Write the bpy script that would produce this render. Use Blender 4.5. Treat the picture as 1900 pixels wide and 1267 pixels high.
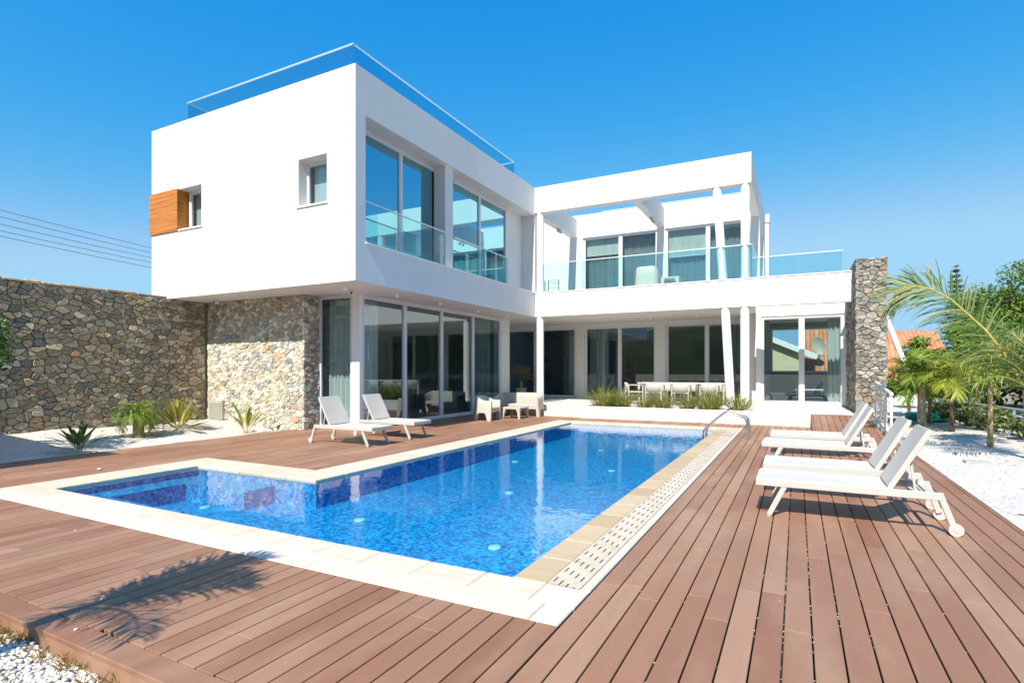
import bpy, bmesh, math, random
import numpy as np
from mathutils import Vector, Matrix

for o in list(bpy.data.objects): bpy.data.objects.remove(o)
sc = bpy.context.scene
COL = sc.collection
rad = math.radians

# ------------------------------------------------------------------ camera, sky, sun, exposure
cam_d = bpy.data.cameras.new("camera"); cam = bpy.data.objects.new("camera", cam_d); COL.objects.link(cam)
cam.location = (0, 0, 1.5); cam.rotation_euler = (rad(90), 0, rad(27.32))
cam_d.sensor_fit = 'HORIZONTAL'; cam_d.sensor_width = 36.0; cam_d.lens = 36.0*1024.11/1900
cam_d.shift_y = (687.86-633.5)/1900; cam_d.clip_start = .05; cam_d.clip_end = 3000
sc.camera = cam

SUN_EL, SUN_AZ = 47.5, 2.2        # azimuth: degrees from straight behind the camera's deck axis, towards +X
w = bpy.data.worlds.new("World"); sc.world = w; w.use_nodes = True
nt = w.node_tree; nt.nodes.clear()
sky = nt.nodes.new("ShaderNodeTexSky"); sky.sky_type = 'NISHITA'; sky.sun_disc = False
sky.sun_elevation = rad(SUN_EL); sky.sun_rotation = rad(180-SUN_AZ)
sky.air_density = 1.0; sky.dust_density = .3; sky.ozone_density = 2.0
bg = nt.nodes.new("ShaderNodeBackground"); bg.inputs[1].default_value = .15
wo = nt.nodes.new("ShaderNodeOutputWorld")
# a per-channel tone curve over the whole sky, like a polarising filter: deeper blue overhead, softer horizon
sp_ = nt.nodes.new("ShaderNodeSeparateColor"); cb_ = nt.nodes.new("ShaderNodeCombineColor"); nt.links.new(sky.outputs[0], sp_.inputs[0])
for ch, (lim, pw, kk) in enumerate(((2.5, 3.1, .094), (4.5, .80, .89), (9.0, .191, 2.86))):
    m0, m1, m2 = (nt.nodes.new("ShaderNodeMath") for _ in range(3))
    m0.operation, m1.operation, m2.operation = 'SMOOTH_MIN', 'POWER', 'MULTIPLY'
    m0.inputs[2].default_value = .7
    m0.inputs[1].default_value, m1.inputs[1].default_value, m2.inputs[1].default_value = lim, pw, kk
    nt.links.new(sp_.outputs[ch], m0.inputs[0]); nt.links.new(m0.outputs[0], m1.inputs[0]); nt.links.new(m1.outputs[0], m2.inputs[0]); nt.links.new(m2.outputs[0], cb_.inputs[ch])
nt.links.new(cb_.outputs[0], bg.inputs[0]); nt.links.new(bg.outputs[0], wo.inputs[0])

sd = bpy.data.lights.new("sun", 'SUN'); sd.energy = 5.0; sd.angle = rad(.5); sd.color = (1, .93, .82)
sun = bpy.data.objects.new("sun", sd); COL.objects.link(sun)
ce, se = math.cos(rad(SUN_EL)), math.sin(rad(SUN_EL))
to_sun = Vector((math.sin(rad(SUN_AZ))*ce, -math.cos(rad(SUN_AZ))*ce, se))
sun.rotation_euler = (-to_sun).to_track_quat('-Z', 'Y').to_euler(); sun.location = to_sun*60
vs = sc.view_settings; vs.view_transform = 'Standard'; vs.look = 'None'; vs.exposure = .62; vs.gamma = 1; vs.use_curve_mapping = False
cy = sc.cycles
cy.max_bounces = 10; cy.transparent_max_bounces = 16; cy.glossy_bounces = 4; cy.diffuse_bounces = 4; cy.transmission_bounces = 6
cy.caustics_reflective = False; cy.caustics_refractive = False; cy.sample_clamp_indirect = 6

# ------------------------------------------------------------------ materials
class M:
    """small node helper"""
    def __init__(s, name):
        s.m = bpy.data.materials.new(name); s.m.use_nodes = True
        s.t = s.m.node_tree; s.t.nodes.clear(); s.out = s.n('ShaderNodeOutputMaterial')
    def n(s, ty, **kw):
        nd = s.t.nodes.new(ty)
        for k, v in kw.items():
            if k in nd.inputs: nd.inputs[k].default_value = v
            else: setattr(nd, k, v)
        return nd
    def l(s, a, b): s.t.links.new(a, b)
    def noise(s, scale, detail=3, rough=.55, vec=None, dist=0):
        nd = s.n('ShaderNodeTexNoise'); nd.inputs['Scale'].default_value = scale; nd.inputs['Detail'].default_value = detail
        nd.inputs['Roughness'].default_value = rough; nd.inputs['Distortion'].default_value = dist
        if vec is not None: s.l(vec, nd.inputs['Vector'])
        return nd
    def obj(s): return s.n('ShaderNodeTexCoord').outputs['Object']
    def mapping(s, vec, scale=(1, 1, 1), loc=(0, 0, 0)):
        mp = s.n('ShaderNodeMapping'); mp.inputs['Scale'].default_value = scale; mp.inputs['Location'].default_value = loc
        s.l(vec, mp.inputs['Vector']); return mp.outputs[0]
    def ramp(s, fac, stops, interp='LINEAR'):
        r = s.n('ShaderNodeValToRGB'); r.color_ramp.interpolation = interp
        e = r.color_ramp.elements
        while len(e) > 1: e.remove(e[-1])
        e[0].position = stops[0][0]; e[0].color = (*stops[0][1], 1)
        for p, c in stops[1:]:
            x = e.new(p); x.color = (*c, 1)
        s.l(fac, r.inputs[0]); return r.outputs[0]
    def mix(s, fac, a, b, mode='MIX'):
        x = s.n('ShaderNodeMix', data_type='RGBA', blend_type=mode)
        for sock, v in ((0, fac), (6, a), (7, b)):
            if hasattr(v, 'links'): s.l(v, x.inputs[sock])
            elif isinstance(v, tuple): x.inputs[sock].default_value = (*v, 1) if len(v) == 3 else v
            else: x.inputs[sock].default_value = v
        return x.outputs[2]
    def math(s, op, a, b=0.0, clamp=False):
        x = s.n('ShaderNodeMath', operation=op, use_clamp=clamp)
        for i, v in enumerate((a, b)):
            if hasattr(v, 'links'): s.l(v, x.inputs[i])
            else: x.inputs[i].default_value = v
        return x.outputs[0]
    def bump(s, h, strength=.3, dist=.01, normal=None):
        b = s.n('ShaderNodeBump'); b.inputs['Strength'].default_value = strength; b.inputs['Distance'].default_value = dist
        s.l(h, b.inputs['Height'])
        if normal is not None: s.l(normal, b.inputs['Normal'])
        return b.outputs[0]
    def principled(s, color, rough=.6, metal=0, normal=None, spec=.4, **kw):
        p = s.n('ShaderNodeBsdfPrincipled')
        for k, v in (('Base Color', color), ('Roughness', rough)):
            if hasattr(v, 'links'): s.l(v, p.inputs[k])
            elif isinstance(v, tuple): p.inputs[k].default_value = (*v, 1)
            else: p.inputs[k].default_value = v
        p.inputs['Metallic'].default_value = metal; p.inputs['Specular IOR Level'].default_value = spec
        for k, v in kw.items(): p.inputs[k].default_value = v
        if normal is not None: s.l(normal, p.inputs['Normal'])
        return p
    def finish(s, sh): s.l(sh.outputs[0], s.out.inputs[0]); return s.m

def render_white(name, col, var=.05):
    a = M(name); v = a.obj()
    n1 = a.noise(.55, 4, .6, v); n2 = a.noise(2.2, 5, .65, a.mapping(v, (1, 1, .25)))
    f = a.math('ADD', a.math('MULTIPLY', n1.outputs[0], .6), a.math('MULTIPLY', n2.outputs[0], .4))
    c = a.ramp(f, [(.3, tuple(x*(1-var*1.6) for x in col)), (.55, col), (.75, tuple(min(1, x*1.02) for x in col))])
    fine = a.noise(160, 2, .6, v)
    return a.finish(a.principled(c, .85, normal=a.bump(fine.outputs[0], .12, .004), spec=.2))
m_white = render_white("white_render", (.745, .725, .70))
m_soffit = render_white("soffit_render", (.73, .71, .685), .03)
m_column = render_white("column_paint", (.82, .81, .80), .03)

def simple(name, col, rough=.5, metal=0, spec=.4, var=0, vs_=6):
    a = M(name)
    if var:
        n = a.noise(vs_, 4, .6, a.obj())
        c = a.ramp(n.outputs[0], [(.3, tuple(x*(1-var) for x in col)), (.7, tuple(min(1, x*(1+var*.5)) for x in col))])
    else: c = col
    return a.finish(a.principled(c, rough, metal, spec=spec))
m_alu = simple("white_aluminium", (.66, .68, .71), .35, 0, .5, .04)
m_rail = simple("satin_rail", (.72, .74, .76), .28, .35, .5)
m_steel = simple("brushed_steel", (.62, .62, .6), .16, 1)
m_black = simple("black_plastic", (.015, .015, .016), .35)
m_plastic = simple("cream_plastic", (.49, .45, .395), .42, 0, .45, .04)
m_lframe = simple("lounger_frame_paint", (.50, .485, .455), .38, 0, .45, .03)
m_pebble = simple("white_pebble", (.72, .7, .66), .7, 0, .3, .1, 30)
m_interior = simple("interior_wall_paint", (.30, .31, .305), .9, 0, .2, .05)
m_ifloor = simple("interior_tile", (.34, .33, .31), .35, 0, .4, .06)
m_dark = simple("dark_upholstery", (.03, .03, .033), .8, 0, .2, .1)
m_wood_d = simple("dark_joinery", (.05, .045, .04), .5, 0, .3, .15)
m_teal = simple("turquoise_tarp", (.02, .42, .42), .5, 0, .4, .1)
m_wire = simple("power_cable", (.03, .035, .045), .6)
m_fence = simple("white_fence_paint", (.74, .74, .73), .5, 0, .4, .04)
m_gpanel = simple("grey_slab", (.38, .37, .35), .7, 0, .3, .1)
m_vent = simple("vent_paint", (.40, .38, .33), .6)

def fabric_mesh():
    a = M("woven_sling"); v = a.obj()
    wv = a.n('ShaderNodeTexWave', wave_type='BANDS', bands_direction='Y'); wv.inputs['Scale'].default_value = 90; a.l(v, wv.inputs[0])
    n = a.noise(5, 3, .6, v)
    c = a.ramp(n.outputs[0], [(.3, (.485, .465, .43)), (.7, (.525, .505, .47))])
    c = a.mix(a.math('MULTIPLY', wv.outputs[1], .12), c, (.42, .40, .37))
    return a.finish(a.principled(c, .9, spec=.08))
m_sling = fabric_mesh()

def glass_mat(name, tint, base, k, refl=(.93, .98, 1)):
    a = M(name)
    lw = a.n('ShaderNodeLayerWeight'); lw.inputs[0].default_value = .5
    fr = a.math('ADD', .04, a.math('MULTIPLY', .96, a.math('POWER', lw.outputs['Facing'], 5)))
    fac = a.math('MINIMUM', a.math('ADD', a.math('MULTIPLY', fr, k), base), .97)
    tr = a.n('ShaderNodeBsdfTransparent'); tr.inputs[0].default_value = (*tint, 1)
    gl = a.n('ShaderNodeBsdfGlossy'); gl.inputs['Roughness'].default_value = 0; gl.inputs[0].default_value = (*refl, 1)
    mx = a.n('ShaderNodeMixShader'); a.l(fac, mx.inputs[0]); a.l(tr.outputs[0], mx.inputs[1]); a.l(gl.outputs[0], mx.inputs[2])
    return a.finish(mx)
m_glass = glass_mat("window_glass", (.70, .845, .855), .10, 2.0, (.80, .95, 1))
m_glass_blue = glass_mat("coated_glass", (.10, .34, .42), .55, 1.6, (.40, .84, 1))
m_rglass = glass_mat("tinted_balustrade_glass", (.66, .86, .91), .02, .9)
m_bglass = glass_mat("balustrade_glass", (.80, .945, .955), .015, .9)

def curtain_mat(name, c):
    a = M(name); n = a.noise(9, 3, .6, a.mapping(a.obj(), (1, 1, .1)))
    col = a.ramp(n.outputs[0], [(.3, tuple(x*.85 for x in c)), (.7, c)])
    p = a.principled(col, .9, spec=.1); tl = a.n('ShaderNodeBsdfTranslucent'); a.l(col, tl.inputs[0])
    mx = a.n('ShaderNodeMixShader'); mx.inputs[0].default_value = .22; a.l(p.outputs[0], mx.inputs[1]); a.l(tl.outputs[0], mx.inputs[2])
    return a.finish(mx)
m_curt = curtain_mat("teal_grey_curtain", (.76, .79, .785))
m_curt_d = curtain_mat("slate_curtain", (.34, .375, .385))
m_blind = curtain_mat("pale_blind", (.72, .74, .70))

def wood_orange():
    a = M("varnished_timber"); v = a.obj()
    s1 = a.noise(1.0, 5, .65, a.mapping(v, (1.2, 1.2, 26)), .4)
    c = a.ramp(s1.outputs[0], [(.3, (.30, .095, .012)), (.5, (.47, .17, .028)), (.7, (.55, .23, .05))])
    zz = a.n('ShaderNodeSeparateXYZ'); a.l(v, zz.inputs[0])
    g = a.math('FRACT', a.math('DIVIDE', zz.outputs[2], .135))
    gap = a.math('LESS_THAN', g, .045)
    c = a.mix(gap, c, (.10, .035, .008))
    return a.finish(a.principled(c, .38, spec=.4))
m_timber = wood_orange()

def island_ramp(name, stops, rough=.8, nscale=8, namt=.35, bumpk=.25, interp='LINEAR', dark=.55, bdist=.01, detail=5):
    a = M(name); v = a.obj(); g = a.n('ShaderNodeNewGeometry')
    base = a.ramp(g.outputs['Random Per Island'], stops, interp)
    n = a.noise(nscale, detail, .65, v)
    k = a.ramp(n.outputs[0], [(.3, (dark,)*3), (.62, (1, 1, 1))])
    c = a.mix(namt, base, k, 'MULTIPLY')
    return a, v, g, n, c
def stone_mat(name, mul, warm=(1, 1, 1)):
    st = [(0, (.36, .325, .27)), (.10, (.47, .41, .32)), (.2, (.30, .31, .30)), (.27, (.58, .53, .45)), (.36, (.37, .375, .355)), (.45, (.45, .415, .35)),
          (.54, (.66, .62, .54)), (.62, (.22, .24, .24)), (.66, (.42, .31, .21)), (.70, (.40, .375, .325)), (.79, (.60, .57, .51)), (.87, (.29, .29, .275)), (.93, (.50, .45, .36))]
    a, v, g, n, c = island_ramp(name, [(p, tuple(x*mul*q for x, q in zip(c, warm))) for p, c in st], interp='CONSTANT', nscale=17, namt=.85, dark=.38)
    n2 = a.noise(38, 4, .65, v); n3 = a.noise(3.5, 3, .6, v)
    c = a.mix(.35, c, a.ramp(n3.outputs[0], [(.35, (.75, .78, .82)), (.65, (1.1, 1.0, .85))]), 'MULTIPLY')
    b1 = a.bump(n2.outputs[0], .7, .015); b2 = a.bump(n.outputs[0], .8, .035, b1)
    return a.finish(a.principled(c, .88, normal=b2, spec=.2))
m_stone = stone_mat("rubble_stone", 1.0, (1.08, .97, .80)); m_stone_f = stone_mat("pale_rubble_stone", 1.6, (1, .985, .95)); m_stone_p = stone_mat("grey_rubble_stone", .84)
m_mortar_f = simple("pale_mortar", (.54, .50, .43), .95, 0, .1, .2, 30)
m_mortar = simple("mortar", (.26, .245, .21), .95, 0, .1, .25, 30)

def deck_mat():
    st = [(0, (.222, .102, .059)), (.2, (.262, .132, .079)), (.45, (.30, .16, .098)), (.7, (.238, .114, .067)), (1, (.335, .19, .122))]
    a, v, g, n, c = island_ramp("composite_deck", st, nscale=1.2, namt=.16, dark=.8)
    s1 = a.noise(1, 4, .6, a.mapping(v, (9, 1.1, 1)))
    c = a.mix(.35, c, a.ramp(s1.outputs[0], [(.3, (.82, .80, .79)), (.7, (1.08, 1.08, 1.08))]), 'MULTIPLY')
    big = a.noise(1, 5, .62, a.mapping(v, (1.5, .45, 1)))
    c = a.mix(a.ramp(big.outputs[0], [(.46, (0, 0, 0)), (.72, (.42,)*3)]), c, (.45, .305, .215))
    sp = a.noise(70, 3, .7, v)
    c = a.mix(a.ramp(sp.outputs[0], [(.66, (0, 0, 0)), (.78, (.35,)*3)]), c, (.52, .44, .38))
    wv = a.n('ShaderNodeTexWave', wave_type='BANDS', bands_direction='X'); wv.inputs['Scale'].default_value = 34; a.l(v, wv.inputs[0])
    nb = a.bump(wv.outputs[1], .12, .002)
    r = a.math('ADD', a.math('MULTIPLY', s1.outputs[0], .25), .42)
    return a.finish(a.principled(c, r, normal=nb, spec=.3))
m_deck = deck_mat()
m_deck_sub = simple("deck_substructure", (.018, .015, .013), .9)

def travertine(name, stops, vein=.5):
    a, v, g, n, c = island_ramp(name, stops, nscale=3, namt=.25, dark=.8)
    s1 = a.noise(1, 6, .7, a.mapping(v, (2.2, 9, 5)), .8)
    c = a.mix(a.ramp(s1.outputs[0], [(.5, (0, 0, 0)), (.68, (vein,)*3)]), c, (.42, .30, .17))
    n2 = a.noise(45, 4, .7, v)
    return a.finish(a.principled(c, .62, normal=a.bump(n2.outputs[0], .25, .006), spec=.3))
m_trav = travertine("travertine_coping", [(0, (.56, .49, .385)), (.4, (.60, .535, .44)), (.7, (.55, .47, .36)), (1, (.62, .56, .475))], .38)
m_travo = travertine("bleached_coping", [(0, (.57, .51, .43)), (1, (.61, .55, .475))], .22)
m_travw = travertine("damp_travertine", [(0, (.40, .30, .185)), (.5, (.45, .345, .22)), (1, (.50, .40, .27))], .7)
m_joint = simple("tan_grout", (.40, .29, .17), .9, 0, .1, .2, 20)

def grate_mat():
    a = M("overflow_grate"); v = a.obj(); s = a.n('ShaderNodeSeparateXYZ'); a.l(v, s.inputs[0])
    # object origin sits at the grate's inner edge; four slots across, one row every 22 cm
    fx = a.math('FRACT', a.math('DIVIDE', s.outputs[0], .0575))
    row = a.math('FLOOR', a.math('DIVIDE', s.outputs[0], .0575))
    fy = a.math('FRACT', a.math('DIVIDE', a.math('ADD', s.outputs[1], a.math('MULTIPLY', row, .045)), .215))
    ix = a.math('MULTIPLY', a.math('GREATER_THAN', fx, .40), a.math('LESS_THAN', fx, .60))
    iy = a.math('MULTIPLY', a.math('GREATER_THAN', fy, .25), a.math('LESS_THAN', fy, .68))
    f = a.math('MULTIPLY', ix, iy)
    jt = a.math('LESS_THAN', a.math('FRACT', a.math('DIVIDE', s.outputs[1], .5)), .02)
    n = a.noise(4, 5, .65, v)
    c = a.ramp(n.outputs[0], [(.35, (.47, .395, .285)), (.6, (.56, .50, .415))])
    c = a.mix(jt, c, (.42, .31, .19)); c = a.mix(f, c, (.045, .035, .025))
    return a.finish(a.principled(c, .6, normal=a.bump(a.math('SUBTRACT', 1, f), .6, .01), spec=.3))
m_grate = grate_mat()

def mosaic():
    a = M("blue_mosaic"); v = a.obj()
    wob = a.noise(5.5, 2, .5, v); wv = a.n('ShaderNodeVectorMath', operation='MULTIPLY_ADD')  # tile pattern warped to imitate refraction through the rippled water
    a.l(wob.outputs[1], wv.inputs[0]); wv.inputs[1].default_value = (.10, .10, .05); a.l(v, wv.inputs[2])
    def tiles(sz, off):
        ad = a.n('ShaderNodeVectorMath', operation='ADD'); ad.inputs[1].default_value = off; a.l(wv.outputs[0], ad.inputs[0])
        sn = a.n('ShaderNodeVectorMath', operation='SNAP'); sn.inputs[1].default_value = (sz,)*3; a.l(ad.outputs[0], sn.inputs[0])
        wn = a.n('ShaderNodeTexWhiteNoise'); a.l(sn.outputs[0], wn.inputs[0]); return wn.outputs[0]
    t = a.math('ADD', a.math('MULTIPLY', tiles(.036, (.013, .017, .011)), .55), a.math('MULTIPLY', tiles(.026, (.003, .007, .005)), .25))
    n = a.noise(7, 4, .7, a.mapping(v, (2.2, 2.6, 2.2)))
    t = a.math('ADD', t, a.math('MULTIPLY', n.outputs[0], .42))
    c = a.ramp(t, [(.32, (.0, .10, .32)), (.5, (.0, .165, .43)), (.64, (.002, .26, .56)), (.82, (.02, .41, .72))])
    return a.finish(a.principled(c, .35, spec=.3))
m_mosaic = mosaic()

def water():
    a = M("pool_water"); v = a.obj()
    n1 = a.noise(2.6, 3, .55, a.mapping(v, (1, 1.3, 1))); n2 = a.noise(11, 2, .5, v)
    h = a.math('ADD', n1.outputs[0], a.math('MULTIPLY', n2.outputs[0], .22))
    nb = a.bump(h, .06, .05)
    lw = a.n('ShaderNodeLayerWeight'); lw.inputs[0].default_value = .5; a.l(nb, lw.inputs['Normal'])
    fr = a.math('ADD', .02, a.math('MULTIPLY', .98, a.math('POWER', lw.outputs['Facing'], 5)))
    tr = a.n('ShaderNodeBsdfTransparent'); tr.inputs[0].default_value = (.62, .94, 1, 1)
    gl = a.n('ShaderNodeBsdfGlossy'); gl.inputs['Roughness'].default_value = .015; a.l(nb, gl.inputs['Normal'])
    mx = a.n('ShaderNodeMixShader'); a.l(fr, mx.inputs[0]); a.l(tr.outputs[0], mx.inputs[1]); a.l(gl.outputs[0], mx.inputs[2])
    return a.finish(mx)
m_water = water()

def gravel_mat(name, c0, c1, scale):
    a = M(name); v = a.obj()
    vo = a.n('ShaderNodeTexVoronoi'); vo.inputs['Scale'].default_value = scale; a.l(v, vo.inputs['Vector'])
    sx = a.n('ShaderNodeSeparateXYZ'); a.l(vo.outputs['Color'], sx.inputs[0])
    c = a.ramp(sx.outputs[0], [(.0, tuple(x*.72 for x in c0)), (.25, c0), (1, c1)])
    c = a.mix(a.ramp(vo.outputs['Distance'], [(.45, (0, 0, 0)), (.8, (.6,)*3)]), c, tuple(x*.35 for x in c0))
    n = a.noise(.7, 5, .65, v)
    c = a.mix(a.ramp(n.outputs[0], [(.56, (0, 0, 0)), (.74, (.4,)*3)]), c, (.50, .42, .31))
    nb = a.bump(vo.outputs['Distance'], -.9, .02)
    n2 = a.noise(2.0, 4, .6, v)
    nb = a.bump(n2.outputs[0], .5, .06, nb)
    return a.finish(a.principled(c, .85, normal=nb, spec=.2))
m_gravel = gravel_mat("white_marble_gravel", (.56, .53, .485), (.70, .68, .64), 42)
m_peb_isl = None
def pebble_mat():
    a, v, g, n, c = island_ramp("marble_pebbles", [(0, (.55, .50, .43)), (.2, (.66, .63, .58)), (.6, (.76, .74, .70)), (.9, (.8, .78, .75)), (1, (.42, .33, .24))], nscale=40, namt=.3)
    return a.finish(a.principled(c, .75, spec=.25))
m_pebs = pebble_mat()

def terrace_mat():
    a = M("terrace_tile"); v = a.obj()
    br = a.n('ShaderNodeTexBrick', offset=0.0); br.inputs['Scale'].default_value = 1; br.inputs['Brick Width'].default_value = .6; br.inputs['Row Height'].default_value = .6
    br.inputs['Mortar Size'].default_value = .004; br.inputs['Color1'].default_value = (.68, .645, .58, 1); br.inputs['Color2'].default_value = (.71, .675, .615, 1); br.inputs['Mortar'].default_value = (.60, .565, .50, 1)
    a.l(v, br.inputs[0]); n = a.noise(3, 5, .65, v)
    c = a.mix(.35, br.outputs[0], a.ramp(n.outputs[0], [(.3, (.8, .78, .75)), (.7, (1.05, 1.05, 1.05))]), 'MULTIPLY')
    return a.finish(a.principled(c, .55, spec=.35))
m_terr = terrace_mat()
m_soil = simple("planter_soil", (.33, .25, .17), .95, 0, .1, .45, 25)

def leaf_mat(name, stops, trans=.28, rough=.5):
    a = M(name); g = a.n('ShaderNodeNewGeometry')
    c = a.ramp(g.outputs['Random Per Island'], stops)
    n = a.noise(1.6, 3, .6, a.obj())
    c = a.mix(.5, c, a.ramp(n.outputs[0], [(.35, (.62, .68, .6)), (.65, (1.18, 1.12, 1.0))]), 'MULTIPLY')
    p = a.principled(c, rough, spec=.35); tl = a.n('ShaderNodeBsdfTranslucent'); a.l(c, tl.inputs[0])
    mx = a.n('ShaderNodeMixShader'); mx.inputs[0].default_value = trans; a.l(p.outputs[0], mx.inputs[1]); a.l(tl.outputs[0], mx.inputs[2])
    return a.finish(mx)
m_palm = leaf_mat("palm_leaflet", [(0, (.07, .16, .015)), (.5, (.15, .27, .03)), (.85, (.25, .35, .05)), (1, (.38, .38, .10))])
m_palm_y = leaf_mat("yellowish_palm_leaflet", [(0, (.14, .22, .02)), (.5, (.28, .36, .035)), (1, (.46, .46, .08))])  # yellow-green leaflet colour of the slimmer garden palms
m_palm_g = leaf_mat("grey_green_leaflet", [(0, (.055, .12, .025)), (.45, (.12, .20, .045)), (.75, (.22, .27, .08)), (1, (.40, .35, .2))])
m_strel = leaf_mat("strelitzia_leaf", [(0, (.03, .07, .02)), (.6, (.06, .12, .03)), (1, (.12, .17, .04))])
m_yel = leaf_mat("yellow_green_leaf", [(0, (.13, .17, .02)), (.5, (.27, .28, .035)), (.85, (.42, .38, .06)), (1, (.40, .27, .10))])
m_grass = leaf_mat("tuft_blade", [(0, (.10, .17, .02)), (.45, (.22, .27, .04)), (.8, (.38, .36, .09)), (1, (.52, .43, .2))])
m_dry = leaf_mat("dry_straw", [(0, (.30, .20, .07)), (.6, (.45, .31, .12)), (1, (.55, .45, .25))])
m_hedge = leaf_mat("hedge_leaf", [(0, (.08, .12, .035)), (.5, (.16, .21, .06)), (.85, (.28, .31, .12)), (1, (.40, .38, .2))])
m_tree_l = leaf_mat("bright_tree_leaf", [(0, (.07, .16, .014)), (.5, (.15, .28, .025)), (1, (.30, .40, .045))])
m_tree_d = leaf_mat("pine_foliage", [(0, (.05, .11, .018)), (.5, (.12, .215, .028)), (1, (.24, .34, .045))], .28)
m_conif = leaf_mat("conifer_foliage", [(0, (.06, .10, .06)), (1, (.13, .17, .10))], .1)
m_glossleaf = leaf_mat("glossy_leaf", [(0, (.02, .09, .008)), (.6, (.05, .17, .015)), (1, (.20, .33, .02))], .35, .3)
m_bark = simple("bark", (.16, .115, .075), .9, 0, .15, .4, 14)
m_trunk_p = simple("palm_trunk_bark", (.42, .32, .17), .9, 0, .15, .35, 18)
m_trunk_w = simple("pale_palm_trunk", (.60, .50, .40), .9, 0, .15, .35, 12)
m_rachis = simple("frond_rachis", (.42, .36, .09), .5, 0, .3, .2, 10)
m_fanp = leaf_mat("fan_palm_leaf", [(0, (.14, .14, .05)), (.6, (.30, .24, .12)), (1, (.42, .32, .2))])

def tile_mat():
    a = M("terracotta_tiles"); v = a.obj(); s = a.n('ShaderNodeSeparateXYZ'); a.l(v, s.inputs[0])
    fx = a.math('FRACT', a.math('DIVIDE', s.outputs[0], .22)); fy = a.math('FRACT', a.math('DIVIDE', s.outputs[1], .33))
    n = a.noise(2, 4, .6, v); wn = a.n('ShaderNodeTexWhiteNoise')
    sn = a.n('ShaderNodeVectorMath', operation='SNAP'); sn.inputs[1].default_value = (.22, .33, 10); a.l(v, sn.inputs[0]); a.l(sn.outputs[0], wn.inputs[0])
    c = a.ramp(wn.outputs[0], [(0, (.50, .19, .095)), (.5, (.56, .235, .125)), (1, (.60, .28, .16))])
    jl = a.math('MAXIMUM', a.math('LESS_THAN', fx, .16), a.math('LESS_THAN', fy, .08))
    c = a.mix(a.math('MULTIPLY', jl, .6), c, (.20, .07, .04))
    hgt = a.math('SINE', a.math('MULTIPLY', fx, 3.1416))
    return a.finish(a.principled(c, .8, normal=a.bump(hgt, .8, .05), spec=.2))
m_tile = tile_mat()
m_beige = simple("beige_block_wall", (.60, .50, .34), .9, 0, .15, .12, 3)
m_ground = simple("dry_earth", (.30, .25, .18), .95, 0, .1, .3, .8)
m_hill = simple("scrub_hill", (.07, .085, .035), .95, 0, .1, .4, .05)

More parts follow.
